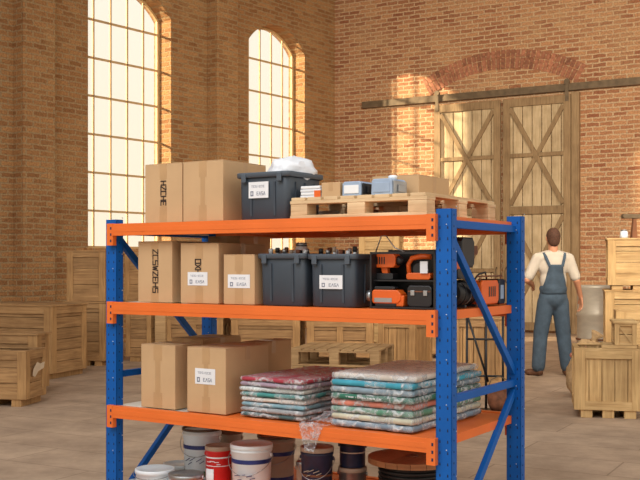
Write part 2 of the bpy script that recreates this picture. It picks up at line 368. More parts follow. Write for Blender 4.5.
# barn doors, their rail, the arch of soldier bricks above
def door(idx, s0, s1):
    D = struct(bpy.data.objects.new('door_%d' % idx, None)); COL.objects.link(D); D.location = (CX, CY, 0); D.rotation_euler = (0, 0, AB)
    f = -SB; P = lambda y: f*y
    def bx(m, x0, x1, z0, z1, ya, yb): m.box(x0, x1, min(P(ya), P(yb)), max(P(ya), P(yb)), z0, z1)
    z0, z1 = .05, 4.68; n = 7; w_ = (s1-s0)/n
    m = MB()
    for k in range(n): bx(m, s0+k*w_+.008, s0+(k+1)*w_-.008, z0, z1, .05, .085+.004*(k % 2))
    m.build('plank_panel', M['door_plank'], D, bevel=.004)
    m = MB()
    for x in (s0, s1-.14): bx(m, x, x+.14, z0, z1, .085, .135)
    for z in (z0, 2.36, z1-.16): bx(m, s0+.14, s1-.14, z, z+.16, .085, .133)
    for z in (1.2, 3.50): bx(m, s0+.14, s1-.14, z, z+.08, .085, .128)
    m.build('door_frame', M['door_frame'], D, bevel=.006)
    for lo, hi in ((.21, 2.36), (2.52, 4.52)):
        for sg in (0, 1):
            m = MB(); a = (s0+.15, s1-.15)[sg]; c = (s1-.15, s0+.15)[sg]
            m.bar((a, P(.108+.01*sg), lo+.04), (c, P(.108+.01*sg), hi-.04), .04, .085, up=(0, 1, 0) if 0 else (1, 0, 0))
            m.build('brace', M['door_frame'], D)
    m = MB(); x = s1-.07 if idx == 1 else s0+.07
    m.tube([(x, P(.13), 1.0), (x, P(.19), 1.03), (x, P(.19), 1.27), (x, P(.13), 1.3)], .012); m.build('door_handle', M['rail'], D)
    for x in ((s0+.07,) if idx == 1 else (s1-.07,)):
        m = MB(); bx(m, x-.035, x+.035, 4.55, 4.98, .135, .15); m.tube([(x, P(.10), 4.93), (x, P(.16), 4.93)], .055, 16); m.build('roller_hanger', M['rail'], D)
door(1, 2.43, 3.87); door(2, 3.93, 5.30)
def back_trim(name, x0, x1, z0, z1, ya, yb, mat):
    m = MB(); m.box(x0, x1, min(-SB*ya, -SB*yb), max(-SB*ya, -SB*yb), z0, z1); return struct(m.build(name, mat, bevel=.006, loc=(CX, CY, 0), rotz=AB))
back_trim('trim_4', .72, 7.6, 4.76, 4.90, .0, .10, M['rail'])
back_trim('trim_5', 5.31, 5.46, 0, 4.72, 0, .12, M['door_frame'])
m = MB(); cx_, half, zs, ri = 3.84, 1.56, 4.93, .42
R = (half*half+ri*ri)/(2*ri); a0 = math.asin(half/R); nv = 34
for ringk, (ra, rb) in enumerate(((R-.02, R+.2), (R+.215, R+.36))):
    for k in range(nv):
        a1, a2 = -a0+2*a0*k/nv+.004, -a0+2*a0*(k+1)/nv-.004; j = random.uniform(0, .012)
        pts = [(cx_+r*math.sin(a), zs+ri-R+r*math.cos(a)) for r, a in ((ra, a1), (ra, a2), (rb, a2), (rb, a1))]
        m.prism(pts, -SB*(.012+j), SB*.05)
struct(m.build('trim_6', M['brick_arch'], loc=(CX, CY, 0), rotz=AB))

# ------------------------------------------------------------------ the rack
RO = Vector((-1.1830, 5.5304, 0)); RU = Vector((.8445, -.536, 0)); RV = Vector((.536, .8445, 0)); RA = math.atan2(-.536, .8445)
LEN, DEP = 2.09, .885
Z1, Z2, Z3, Z4 = 1.575, 1.148, .58, .15
def RP(u, v, z=0): return RO+RU*u+RV*v+Vector((0, 0, z))
def u_at(px, v):
    k = (px-320)/F; b = RO+RV*v
    return (k*b.y-b.x)/(RU.x-k*RU.y)
def z_at(u, v, py): p = RP(u, v); return EYE-(py-HY)*p.y/F
rack = thing('storage_rack', 'blue and orange steel storage rack with four shelves in the foreground', 'rack', RO, RA)
def upright(u0, v0, front, side):
    m = MB(); W_, D_ = .078, .052; t = .003
    # open channel profile with folded lips
    m.box(u0, u0+W_, v0 if front else v0+D_-t, v0+t if front else v0+D_, 0, 1.6)
    m.box(u0, u0+t, v0, v0+D_, 0, 1.6); m.box(u0+W_-t, u0+W_, v0, v0+D_, 0, 1.6)
    m.box(u0, u0+W_, v0 if not front else v0+D_-t, v0+t if not front else v0+D_, 0, 1.6)
    m.box(u0-.01, u0+W_+.01, v0-.012, v0+D_+.012, 0, .012)
    h = m; fv = v0-.0006 if front else v0-.0006
    for k in range(31):
        z = .06+k*.05
        for c in (.020, .058):
            h.prism([(u0+c-.0035, z), (u0+c+.0035, z), (u0+c+.002, z+.013), (u0+c-.002, z+.013)], fv, fv+.0012, mi=1)
        mx = Matrix.Translation((u0+W_+.0004, 0, 0))
        h.box(0, .0008, v0+.018, v0+.024, z+.008, z+.016, mi=1, mx=mx)
    for k in range(8): h.ell((u0+W_-.026, v0-.001, .13+k*.2), (.0035, .002, .0035), 5, mi=2)
    for k in range(8): h.ell((u0+W_+.001, v0+.045, .21+k*.2), (.002, .004, .004), 5, mi=2)
    m.build('post', [M['blue'], M['hole'], M['bolt']], rack)
for u0 in (0, LEN-.078):
    for v0, fr in ((0, True), (DEP-.052, False)): upright(u0, v0, fr, u0 > 1)
for u0 in (.03, LEN-.055):
    def br(z0, za, v0=.05, v1=DEP-.05):
        m = MB(); m.bar((u0+.012, v0, z0), (u0+.012, v1, za), .026, .036); m.build('brace', M['blue'], rack, bevel=.002)
    br(1.535, 1.535); br(.745, .745); br(1.50, .80); br(.04, .70); br(.06, .06)
for Z in (Z1, Z2, Z3, Z4):
    for v0, v1 in ((-.03, .012), (DEP-.012, DEP+.03)):
        m = MB(); m.box(.078, LEN-.078, v0, v1, Z-.065, Z); m.box(.08, LEN-.08, v0-.0015 if v0 < 0 else v1, v0 if v0 < 0 else v1+.0015, Z-.045, Z-.02)
        b = m.build('beam', M['orange'], rack, bevel=.004)
        s = -1 if v0 < 0 else 1; fa = -.003 if s < 0 else DEP+.003; fb = -.012 if s < 0 else DEP+.012
        for u0 in (.036, LEN-.110):
            m = MB(); m.box(u0, u0+.044, min(fa-.0+s*.0, fb+s*.02), max(fa, fb+s*.02), Z-.118, Z+.002)
            for k in range(3): m.box(u0+.026, u0+.035, min(fb+s*.0195, fb+s*.0212), max(fb+s*.0195, fb+s*.0212), Z-.1+k*.034, Z-.086+k*.034, mi=1)
            m.build('end_bracket', [M['orange'], M['hole']], b)
    n = 4; w_ = (LEN-.10)/n
    for k in range(n):
        m = MB(); m.box(.05+k*w_+.002, .05+(k+1)*w_-.002, .013, DEP-.013, Z-.014, Z-.004)
        m.box(.05+k*w_+.002, .05+k*w_+.006, .013, DEP-.013, Z-.045, Z-.014); m.box(.05+(k+1)*w_-.006, .05+(k+1)*w_-.002, .013, DEP-.013, Z-.045, Z-.014)
        m.build('shelf_panel', M['zinc'] if k == 0 else M['orange'], rack)

# ------------------------------------------------------------------ printed marks
GL = {'Z': [[(0, 1), (1, 1), (0, 0), (1, 0)]], 'C': [[(1, 1), (0, 1), (0, 0), (1, 0)]], 'H': [[(0, 0), (0, 1)], [(1, 0), (1, 1)], [(0, .5), (1, .5)]],
      'O': [[(0, 0), (1, 0), (1, 1), (0, 1), (0, 0)]], 'X': [[(0, 0), (1, 1)], [(0, 1), (1, 0)]], 'I': [[(.5, 0), (.5, 1)]], 'E': [[(1, 0), (0, 0), (0, 1), (1, 1)], [(0, .5), (.8, .5)]],
      'S': [[(1, 1), (0, 1), (0, .5), (1, .5), (1, 0), (0, 0)]], 'T': [[(0, 1), (1, 1)], [(.5, 1), (.5, 0)]], 'A': [[(0, 0), (.5, 1), (1, 0)]], 'W': [[(0, 1), (.25, 0), (.5, .8), (.75, 0), (1, 1)]],
      '-': [[(.1, .5), (.9, .5)]]}
def marks(parent, text, x, y, z, h, w, vertical=False, mat=None, pen=.18, name='printed_mark'):
    """strokes on the plane y (facing -y); x,z = lower left of the first sign"""
    m = MB(); px, pz = x, z
    for ch in text:
        for pl in GL.get(ch, []):
            for p, q in zip(pl[:-1], pl[1:]):
                if vertical: P_ = lambda t: (x+t[1]*h, y, pz-t[0]*w)
                else: P_ = lambda t: (px+t[0]*w, y, z+t[1]*h)
                a, b = Vector(P_(p)), Vector(P_(q)); d = (b-a).normalized()*pen*h*.4
                m.bar(a-d, b+d, pen*h, .0006, up=(0, 1, 0))
        if vertical: pz -= w*1.35
        else: px += w*1.4
    return m.build(name, mat or M['ink'], parent)
def sticker(parent, x0, x1, y, z0, z1, text=True):
    m = MB(); m.box(x0, x1, y-.0008, y, z0, z1); l = m.build('label', M['label'], parent)
    if text:
        w_, h_ = x1-x0, z1-z0
        marks(l, 'TESIECE', x0+.14*w_, y-.0012, z0+.66*h_, .12*h_, .07*w_, mat=M['grey_ink'], name='small_print', pen=.16)
        marks(l, 'O', x0+.12*w_, y-.0012, z0+.16*h_, .24*h_, .10*w_, mat=M['grey_ink'], name='printed_mark', pen=.3)
        marks(l, 'EASA', x0+.42*w_, y-.0012, z0+.18*h_, .20*h_, .08*w_, mat=M['grey_ink'], name='small_print', pen=.18)
    return l

# ------------------------------------------------------------------ cardboard boxes
def carton(label, xl, xr, yt, v, depth, Z, vat=None, mat='card', lab=None, txt=None, group=None, turn=0, tape_w=.05, yref='r'):
    u0, u1 = u_at(xl, v), u_at(xr, v); h = z_at(u1 if yref == 'r' else u0, v, yt)-Z; w_ = u1-u0
    t = thing('cardboard_box', label, 'box', RP(u0, v, Z+.001), RA+turn, group)
    m = MB(); m.box(0, w_, 0, depth, 0, h-.004); body = m.build('carton', M[mat], t, bevel=.004)
    for a, b in ((0, depth/2-.0012), (depth/2+.0012, depth)):
        m = MB(); m.box(.001, w_-.001, a+.001, b, h-.004, h); m.build('flap', M[mat], t)
    m = MB(); c = w_/2; tw = tape_w/2
    m.box(c-tw, c+tw, -.0008, .0004, h-.085, h); m.box(c-tw, c+tw, -.0008, .0004, 0.002, .085)
    m.box(c-tw*.6, c+tw*.6, -.0004, .0002, .08, h-.08)
    m.build('tape', M['tape'], t)
    m = MB(); m.box(.01, w_-.01, depth/2-.025, depth/2+.025, h, h+.0008); m.box(w_, w_+.0008, depth/2-.02, depth/2+.02, h-.07, h); m.build('tape', M['tape'], t)
    if lab:
        a, b, c0, c1 = lab; sticker(t, a*w_, b*w_, -.0012, c0*h, c1*h)
    if txt:
        s, x, z, gh, gw = txt; marks(t, s, x*w_, -.0016, z*h, gh, gw, True)
    return t, u0, u1, h
carton('upright carton at the left end of the top shelf', 145, 182, 165, .03, .36, Z1, txt=('HZCHE', .44, .70, .035, .020), yref='l')
carton('large carton between the black-marked one and the grey tote, top shelf', 183, 223, 159.5, .03, .38, Z1)
carton('tall carton with a column of dark marks, left on the middle shelf', 138, 172, 241, .03, .34, Z2, txt=('ZCSWZEHS', .45, .86, .035, .022))
carton('middle carton on the middle shelf, dark mark above a white label', 180.5, 218.5, 243, .03, .42, Z2, lab=(.20, .72, .30, .52), txt=('OXH', .40, .73, .036, .020))
carton('smallest carton on the middle shelf, beside the slate totes', 223.5, 254.5, 254.5, .03, .30, Z2, lab=(.15, .86, .33, .60))
carton('plain taped carton at the left end of the lower shelf', 141, 175, 344, .03, .22, Z3, yref='l', tape_w=.06)
t, u0, u1, h = carton('lower shelf carton with a white address label, left of the plastic-wrapped stack', 187, 225.6, 349, .03, .38, Z3, lab=(.22, .74, .44, .68))
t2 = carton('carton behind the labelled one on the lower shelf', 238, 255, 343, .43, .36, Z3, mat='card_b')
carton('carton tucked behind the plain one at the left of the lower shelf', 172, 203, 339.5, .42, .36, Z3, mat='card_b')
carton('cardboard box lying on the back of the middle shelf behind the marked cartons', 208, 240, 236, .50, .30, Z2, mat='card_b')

# ------------------------------------------------------------------ totes
def tote(label, xl, xr, yt, v, depth, Z, lab=None, group=None, taper=.016):
    u0, u1 = u_at(xl, v), u_at(xr, v); h = z_at(u1, v, yt)-Z; w_ = u1-u0; k = taper
    t = thing('plastic_tote', label, 'tote', RP(u0, v, Z+.001), RA, group)
    def sq(i, z, r=.03):
        pts = []
        for cx, cy, a0_ in ((w_-i-r, i+r, -90), (w_-i-r, depth-i-r, 0), (i+r, depth-i-r, 90), (i+r, i+r, 180)):
            for j in range(5):
                a = math.radians(a0_+90*j/4); pts.append(Vector((cx+r*math.cos(a), cy+r*math.sin(a), z)))
        return pts
    m = MB(); m.rings([sq(k+.004, 0), sq(k, .006), sq(.013, h-.03), sq(.013+.004, h-.02), sq(.02, h-.02), sq(k+.008, .01)], cap=False)
    m.b.faces.new([m.b.verts.new(p) for p in sq(k+.004, .004)])
    for fx in (.28, .72):                                  # moulded ribs on the front face
        x = w_*fx
        m.hexa([(x-.006, k-.008+.004, .02), (x+.006, k-.008+.004, .02), (x+.006, k+.006, .02), (x-.006, k+.006, .02)],
               [(x-.006, .006, h-.05), (x+.006, .006, h-.05), (x+.006, .022, h-.05), (x-.006, .022, h-.05)])
    for fy in (.25, .5, .75):
        y = depth*fy
        m.hexa([(w_-k-.005, y-.006, .02), (w_-k+.004, y-.006, .02), (w_-k+.004, y+.006, .02), (w_-k-.005, y+.006, .02)],
               [(w_-.02, y-.006, h-.05), (w_-.006, y-.006, h-.05), (w_-.006, y+.006, h-.05), (w_-.02, y+.006, h-.05)])
    m.build('tote_body', M['tote'], t)
    m = MB(); m.rings([sq(.004, h-.026), sq(-.001, h-.022), sq(-.001, h-.004), sq(0, h), sq(.014, h), sq(.018, h-.008), sq(.018, h-.03)], cap=False); m.build('rim', M['tote_rim'], t)
    for fx in (.17, .83):
        m = MB(); m.box(w_*fx-.014, w_*fx+.014, -.006, .004, h-.05, h-.006); m.build('handle_clip', M['tote_rim'], t, bevel=.003)
    if lab:
        a, b, c0, c1 = lab; mid = (c0+c1)/2; yy = k*(1-mid)+.010*mid-.006
        l = sticker(t, a*w_, b*w_, yy, c0*h, c1*h)
    return t, u0, u1, h, w_
tt, tu0, tu1, th, tw = tote('slate grey tote holding a white sack, on the top shelf', 235, 288.5, 170.5, .03, .34, Z1, lab=(.25, .62, .46, .80))
t1 = tote('slate tote without a label, left of the two on the middle shelf', 256, 305.5, 253.5, .03, .44, Z2)
t2 = tote('slate tote with a white label, on the middle shelf', 306, 356, 254, .03, .44, Z2, lab=(.26, .72, .34, .60))
# white sack bulging out of the top tote
def blob(parent_thing, name, mat, c, r, amp, sc_, seed=0, n=20, flat=None):
    m = MB(); rs = []
    for i in range(0, n+1):
        a = math.pi*(i+.001)/(n+.002)-math.pi/2
        row = []
        for k in range(n*2):
            d = Vector((math.cos(a)*math.cos(math.pi*k/n), math.cos(a)*math.sin(math.pi*k/n), math.sin(a)))
            q = d*(1+amp*noise.noise(d*sc_+Vector((seed, 0, 0)))+amp*.4*noise.noise(d*sc_*3.1+Vector((0, seed, 0))))
            p = Vector((c[0]+q.x*r[0], c[1]+q.y*r[1], c[2]+q.z*r[2]))
            if flat is not None: p.z = max(flat, p.z)
            row.append(p)
        rs.append(row)
    m.rings(rs); return m.build(name, mat, parent_thing)
p = RP((tu0+tu1)/2, .22, Z1)
s = thing('white_sack', 'crumpled white plastic sack bulging out of the top shelf tote', 'sack', p, RA)
blob(s, 'sack_body', M['bag'], (.045, .02, th+.005), (.115, .15, .085), .2, 2.2, 3)
m = MB(); m.tube([(.10, -.02, th+.02), (.128, -.03, th+.045), (.15, -.05, th+.042)], [.02, .008, .018], 8); m.build('tied_neck', M['bag'], s)
# small bottles and jars standing in the two middle totes
ORD = 'first second third fourth fifth sixth seventh eighth ninth tenth eleventh'.split()
k_ = 0
heads = ['white', 'black', 'steel', 'cream', 'rust']
words = {'white': 'white', 'black': 'black', 'steel': 'silver', 'cream': 'beige', 'rust': 'brown'}
for T, nb_, where in ((t1, 11, 'left'), (t2, 11, 'right')):
    for j in range(nb_):
        u = T[1]+.045+(T[4]-.09)*j/(nb_-1); v = .095+.05*(j % 2); hh = T[3]+random.uniform(.014, .034); c = heads[(j*3+k_) % 5]; r = random.uniform(.010, .012)
        o = thing('bottle', '%s-capped small bottle, %s from the left in the %s slate tote' % (words[c], ORD[j], where), 'bottle', RP(u, v, Z2+.012), RA, 'bottles in the totes')
        m = MB(); m.lathe([(r, 0), (r, hh-.05), (r*.6, hh-.035), (r*.6, hh-.03)], 12); m.build('bottle_body', M['cream' if j % 2 else 'white'], o)
        m = MB(); m.lathe([(r*.95, hh-.034), (r*1.0, hh-.012), (r*.7, hh-.012+.004)], 12); m.build('cap', M[c], o)
    k_ += 1
o = thing('glass_jar', 'wide clear jar poking above the left slate tote', 'jar', RP(t1[1]+.155, .21, Z2+.012), RA)
m = MB(); m.lathe([(.03, 0), (.034, .02), (.034, t1[3]+.012), (.026, t1[3]+.03)], 20); m.build('jar_body', M['label'], o)
m = MB(); m.lathe([(.029, t1[3]+.028), (.03, t1[3]+.042), (.024, t1[3]+.046)], 20); m.build('lid', M['steel'], o)

# ------------------------------------------------------------------ pallets
def pallet(label, loc, rotz, w_, d_, h, mat='pallet', group=None, nb=7):
    t = thing('wooden_pallet', label, 'pallet', loc, rotz, group)
    bt = .016
    for i in range(3):
        y = (0, d_/2-.045, d_-.09)[i]
        m = MB(); m.box(0, w_, y, y+.09, 0, bt); m.build('bottom_board', M[mat], t, bevel=.002)
        m = MB(); m.box(0, w_, y, y+.09, h-2*bt, h-bt); m.build('stringer_board', M[mat], t, bevel=.002)
        for x in (0, w_/2-.05, w_-.10):
            m = MB(); m.box(x+.002, x+.098, y+.002, y+.088, bt, h-2*bt); m.build('block', M[mat], t, bevel=.003)
    for k in range(nb):
        wd = w_/nb
        m = MB(); m.box(k*wd+.008, (k+1)*wd-.008, 0, d_, h-bt, h); m.build('top_board', M[mat], t, bevel=.002)
    return t
pu0, pu1 = u_at(290, .02), u_at(427, .02)
PH = .102
pallet('pale wooden pallet on the top shelf carrying small boxes', RP(pu0, .02, Z1+.001), RA, pu1-pu0, .80, PH, nb=8)
ZP = Z1+PH+.001
def on_pallet(v, xl, xr): return u_at(xl, v), u_at(xr, v)
# roll pack with an orange tag
u0, u1 = on_pallet(.10, 300, 320.5); t = thing('wrapped_pack', 'white wrapped pack with an orange corner patch, left end of the pallet', 'pack', RP(u0, .10, ZP+.001), RA)
w_ = u1-u0; h = .062
for k in range(4):
    m = MB(); m.box(.003*(k % 2), w_-.003*(k % 2), 0, .13, k*h/4, (k+1)*h/4-.0012); m.build('paper_layer', M['label'] if k % 2 else M['bag'], t, bevel=.004)
m = MB(); m.box(w_*.70, w_+.001, -.0015, .0, .0, h*.6); m.build('orange_patch', M['tool_orange'], t)
u0, u1 = on_pallet(.09, 321.5, 340); t = thing('cardboard_box', 'tiny plain carton on the pallet beside the white wrapped pack', 'box', RP(u0, .09, ZP+.001), RA)
w_ = u1-u0; m = MB(); m.box(0, w_, 0, .14, 0, .072); m.build('carton', M['card'], t, bevel=.003)
m = MB(); m.box(w_/2-.012, w_/2+.012, -.0008, 0, .03, .072); m.box(w_/2-.012, w_/2+.012, -.0008, .14, .072, .0728); m.build('tape', M['tape'], t)
for label, xl, xr, v, h, knob in (('silver blue case with dark clasped end on the pallet, beside the tiny carton', 342, 361, .09, .072, 0), ('pale blue case with a raised cap on the pallet, in front of the long carton', 371, 392, .09, .078, 1)):
    u0, u1 = on_pallet(v, xl, xr); t = thing('small_case', label, 'case', RP(u0, v, ZP+.001), RA); w_ = u1-u0
    m = MB(); m.prism([(0, .004), (.006, 0), (w_-.006, 0), (w_, .004), (w_-.002, h-.01), (w_-.012, h), (.012, h), (.002, h-.01)], 0, .15); m.build('case_body', M['bluegrey'], t, bevel=.004)
    m = MB(); m.box(.012, w_-.012, -.003, 0, .014, h-.018); m.build('front_plate', M['label'] if not knob else M['bluegrey'], t, bevel=.002)
    m = MB(); m.box(w_, w_+.006, .01, .14, .006, h-.01); m.box(w_+.006, w_+.014, .045, .105, .015, .05); m.build('end_cap', M['black'] if not knob else M['steel'], t, bevel=.002)
    if knob:
        m = MB(); m.lathe([(.02, h-.002), (.022, h+.014), (.014, h+.018)], 16, c=(w_*.75, .06)); m.build('cap', M['white'], t)
u0, u1 = on_pallet(.28, 372, 419)
t = thing('cardboard_box', 'long plain carton at the right of the pallet', 'box', RP(u0, .28, ZP+.001), RA); w_ = u1-u0; h = .108
m = MB(); m.box(0, w_, 0, .34, 0, h-.003); m.build('carton', M['card'], t, bevel=.003)
for a, b in ((0, .169), (.171, .34)):
    m = MB(); m.box(.001, w_-.001, a, b, h-.003, h); m.build('flap', M['card'], t)
m = MB(); m.box(0, w_, .15, .19, h, h+.0008); m.box(w_, w_+.0008, .15, .19, .0, h); m.build('tape', M['tape'], t)
for xa, xb, mt, lb in ((318, 332, 'cream', 'beige'), (352, 372, 'rust', 'rust brown')):
    u0, u1 = on_pallet(.30, xa, xb); t = thing('wood_offcut', '%s block lying inside the pallet gap on the top shelf' % lb, 'offcut', RP(u0, .30, Z1+.0175), RA)
    m = MB(); m.box(0, u1-u0, 0, .07, 0, .035); m.build('block', M[mt], t, bevel=.003)

# ------------------------------------------------------------------ wrapped cloth stacks
def packet(label, u0, u1, v0, v1, z0, h, mat, group, seed, sleeve=True, mark=False):
    t = thing('folded_cloth', label, 'folded cloth', RP(u0, v0, z0), RA+math.radians(random.uniform(-2.2, 2.2)), group)
    w_, d_ = u1-u0, v1-v0
    def slab(grow, amp, name, mt, parent, seed):
        m = MB(); nx, ny = 34, 40; rows = []; GX = [0, .004, .009, .015]+[.015+(w_-.03)*i/(nx-6) for i in range(1, nx-6)]+[w_-.015, w_-.009, w_-.004, w_]; GY = [0, .004, .009, .015]+[.015+(d_-.03)*i/(ny-6) for i in range(1, ny-6)]+[d_-.015, d_-.009, d_-.004, d_]
        def hz(x, y, top):
            ex = min(x, w_-x)/.008; ey = min(y, d_-y)/.008; e = max(0, min(1, min(ex, ey))); r = math.sqrt(max(0, 1-(1-e)**2))
            q = noise.noise(Vector((x*14+seed, y*11, top*5)))*amp+noise.noise(Vector((x*40, y*36+seed, top*3)))*amp*.45
            return (h*.5+(h*.5-.0028+grow)*r*(1 if top else -1))+max(-.0014, min(.0014, q))*(.3+.7*r)
        def pt(i, j, top):
            x, y = GX[i], GY[j]; bx_ = noise.noise(Vector((seed, y*9, 1)))*.016*(1 if 1 else 0); by_ = noise.noise(Vector((x*9, seed, 2)))*.016
            gx = grow*(2*x/w_-1)*1.5; gy = grow*(2*y/d_-1)*1.5
            z = hz(x, y, top)+.0*(noise.noise(Vector((x*5+(7 if seed > 89 else 0), y*4, .5)))+.28)*min(1, z0/(Z3+.002)-1+.25)*2.2; z = max(.0006, z) if not top else z
            return Vector((x+bx_+gx, y+by_+gy, z))
        T = [[m.b.verts.new(pt(i, j, 1)) for j in range(ny+1)] for i in range(nx+1)]
        B = [[T[i][j] if i in (0, nx) or j in (0, ny) else m.b.verts.new(pt(i, j, 0)) for j in range(ny+1)] for i in range(nx+1)]
        for i in range(nx):
            for j in range(ny):
                f = m.b.faces.new([T[i][j], T[i+1][j], T[i+1][j+1], T[i][j+1]]); f.smooth = True
                try: f = m.b.faces.new([B[i][j], B[i][j+1], B[i+1][j+1], B[i+1][j]]); f.smooth = True
                except ValueError: pass
        return m.build(name, mt, parent)
    c = slab(0, .0022, 'cloth', mat, t, seed)
    if sleeve: slab(.0016, .0034, 'plastic_sleeve', M['sleeve'], t, seed+31)
    if mark: marks(t, 'TSEIOH-TESIE', w_*.18, -.006, h*.42, h*.16, .012, mat=M['label'], pen=.3)
    return t
ua, ub = u_at(240, .04), u_at(303, .04)
S1 = [('dark teal', (74, 100, 104)), ('grey', (150, 152, 156)), ('pale blue', (128, 164, 178)), ('off white', (214, 204, 196)), ('teal', (66, 138, 136)),
      ('white', (204, 210, 206)), ('lilac', (160, 140, 158)), ('maroon', (168, 58, 74))]
place = ['bottom of', 'second lowest in', 'third lowest in', 'fourth lowest in', 'fourth from top in', 'third from top in', 'second from top in', 'top of']
hh = .205/8; z = Z3+.002
for i, (nm, c) in enumerate(S1):
    j = random.uniform(-.006, .006)
    packet('%s wrapped folded cloth, %s the left cloth stack' % (nm, place[i]), ua+j, ub+j*.5, .045+abs(j), .70, z, hh, fabric(i, c), 'wrapped cloths in the left stack', i*7.3); z += hh
ua, ub = u_at(331, .03), u_at(413, .03)
S2 = [('slate blue', (122, 142, 160)), ('cream', (196, 192, 172)), ('sage green', (90, 140, 116)), ('salmon', (206, 126, 108)), ('dark green', (46, 108, 88)),
      ('grey blue', (128, 148, 162)), ('turquoise', (62, 154, 178)), ('pale beige', (206, 196, 186))]
hh = .258/8; z = Z3+.002
for i, (nm, c) in enumerate(S2):
    j = random.uniform(-.008, .008)
    packet('%s wrapped folded cloth, %s the right cloth stack' % (nm, place[i]), ua+j, ub+j*.5, .035+abs(j), .78, z, hh, fabric(i+8, c), 'wrapped cloths in the right stack', 90+i*5.1, mark=(i == 4)); z += hh
# loose film between the stacks and hanging over the beam
def crumple(name, label, c, su, sv, fun, seed):
    m = MB(); n = 26; V = [[None]*(n+1) for _ in range(n+1)]
    for i in range(n+1):
        for j in range(n+1):
            a, b = i/n, j/n; P_ = Vector(fun(a, b)); q = noise.noise(Vector((a*9+seed, b*9, 0)))*.018+noise.noise(Vector((a*21, b*21+seed, 4)))*.010
            V[i][j] = m.b.verts.new(P_+Vector((q*.4, -abs(q)*.5, abs(q))))
    for i in range(n):
        for j in range(n): f = m.b.faces.new([V[i][j], V[i+1][j], V[i+1][j+1], V[i][j+1]]); f.smooth = (i+j) % 3 > 0
    o = m.build(name, M['wrap'], loc=c, rotz=RA); so = o.modifiers.new('thickness', 'SOLIDIFY'); so.thickness = .0006
    return tag(o, label, 'plastic film')
um = u_at(305, .05)+.02
crumple('plastic_film', 'crumpled clear film lying between the two wrapped stacks', RP(um, .05, Z3+.004), 0, 0, lambda a, b: (a*.135, b*.30, .004+.055*math.sin(math.pi*a)*(1-b*.6)*abs(math.sin(3+b*4))), 5)
def drape(a, b):
    w0 = .17*(1-b*.72); x = .03+a*w0+.05*b
    return (x, -.036-.004*math.sin(6*a) if b > .25 else .02-.226*b, .006 if b <= .25 else .004-(b-.25)*.17)
crumple('plastic_film', 'torn clear film strip hanging over the orange lower beam', RP(u_at(292, -.03), 0, Z3), 0, 0, drape, 12)

# ------------------------------------------------------------------ paint buckets and the cable drum on the bottom shelf
def pail(kind, label, px0, px1, v, ytop, mats, bands=(), handle=True, Z=Z4, group=None, opn=False, htop=None, lid=True):
    uc = u_at((px0+px1)/2, v); P_ = RP(uc, v); r = (px1-px0)/2/F*P_.y; h = (z_at(uc, v, ytop)-Z) if htop is None else htop
    t = thing(kind, label, 'bucket' if kind == 'paint_bucket' else 'tin', RP(uc, v, Z), RA+.3, group)
    body, lidm = mats; k = .90 if kind == 'paint_bucket' else 1.0
    R_ = lambda z: r*.95*(k+(1-k)*z/h)
    m = MB(); m.lathe([(R_(0)*.97, 0), (R_(0), .004), (R_(h*.86), h*.86), (R_(h)*1.03, h*.87), (R_(h)*1.03, h*.90), (R_(h), h*.905), (R_(h), h-.012)], 36); b = m.build('bucket_body' if kind == 'paint_bucket' else 'tin_body', M[body], t)
    m = MB()
    if opn: m.lathe([(R_(h), h-.014), (r, h-.012), (r, h), (r*.93, h), (r*.93, h-.012), (.004, h-.013)], 36, cap=False)
    else: m.lathe([(R_(h), h-.024), (r*1.0, h-.022), (r*1.0, h-.003), (r*.97, h), (r*.90, h), (r*.88, h-.005), (.004, h-.005)], 36, cap=False)
    m.build('lid', M[lidm], t)
    for z0, z1, mt in bands:
        m = MB(); e = .0012; m.lathe([(R_(z0*h)+e, z0*h), (R_(z1*h)+e, z1*h)], 36, cap=False); m.build('label_band', M[mt], t)
    for a in (0, math.pi):
        m = MB(); c_ = Vector((R_(h*.8)*math.cos(a), R_(h*.8)*math.sin(a), h*.8)); m.tube([c_, c_+Vector((.008*math.cos(a), 0, 0))], .010, 10); m.build('handle_lug', M[body], t)
    if handle:
        m = MB(); rr = r*1.02+.006; m.tube([(rr*math.cos(a), -rr*math.sin(a)*.98 if 1 else 0, h*.8-.42*h*math.sin(a)*.8) for a in [math.pi*i/18 for i in range(19)]], .002, 6); m.build('wire_handle', M['steel'], t)
    return t, r, h
def bucket_art(T, z, zz, s, mat='navy'):
    """little printed figure on the front of a pail"""
    t, r, h = T; m = MB()
    for a, l, zo in ((-2.0, .030, 0), (-1.85, .022, -.02), (-1.7, .034, .004), (-1.35, .03, 0), (-1.2, .026, -.012)):
        rr = r*.945+.002; c = Vector((rr*math.cos(a), rr*math.sin(a), z*h+zo)); d = Vector((-math.sin(a), math.cos(a), zz))*l*s
        m.bar(c-d/2, c+d/2, .003, .006, up=(math.cos(a), math.sin(a), 0))
    m.build('printed_mark', M[mat], t)
b = pail('paint_bucket', 'open white bucket with blue and green bands, left on the bottom shelf', 182, 222, .40, 427, ('white', 'lid_dark'), ((.60, .68, 'navy'), (.06, .17, 'green')), opn=True); bucket_art(b, .4, .6, 1)
b = pail('paint_tin', 'red tin with a white label panel on the bottom shelf', 205, 232, .20, 445, ('red', 'cream'), ((.74, .77, 'white'), (.56, .575, 'white')), handle=False); bucket_art(b, .66, 0, .8, 'label')
t, r, h = b; m = MB()
aa = [math.radians(-140+50*i/8) for i in range(9)]; m.rings([[Vector(((r*.95+.002)*math.cos(a), (r*.95+.002)*math.sin(a), z_)) for z_ in (h*.08, h*.5)]+[Vector(((r*.95+.0005)*math.cos(a), (r*.95+.0005)*math.sin(a), z_)) for z_ in (h*.5, h*.08)] for a in aa]); m.build('front_label', M['label'], t)
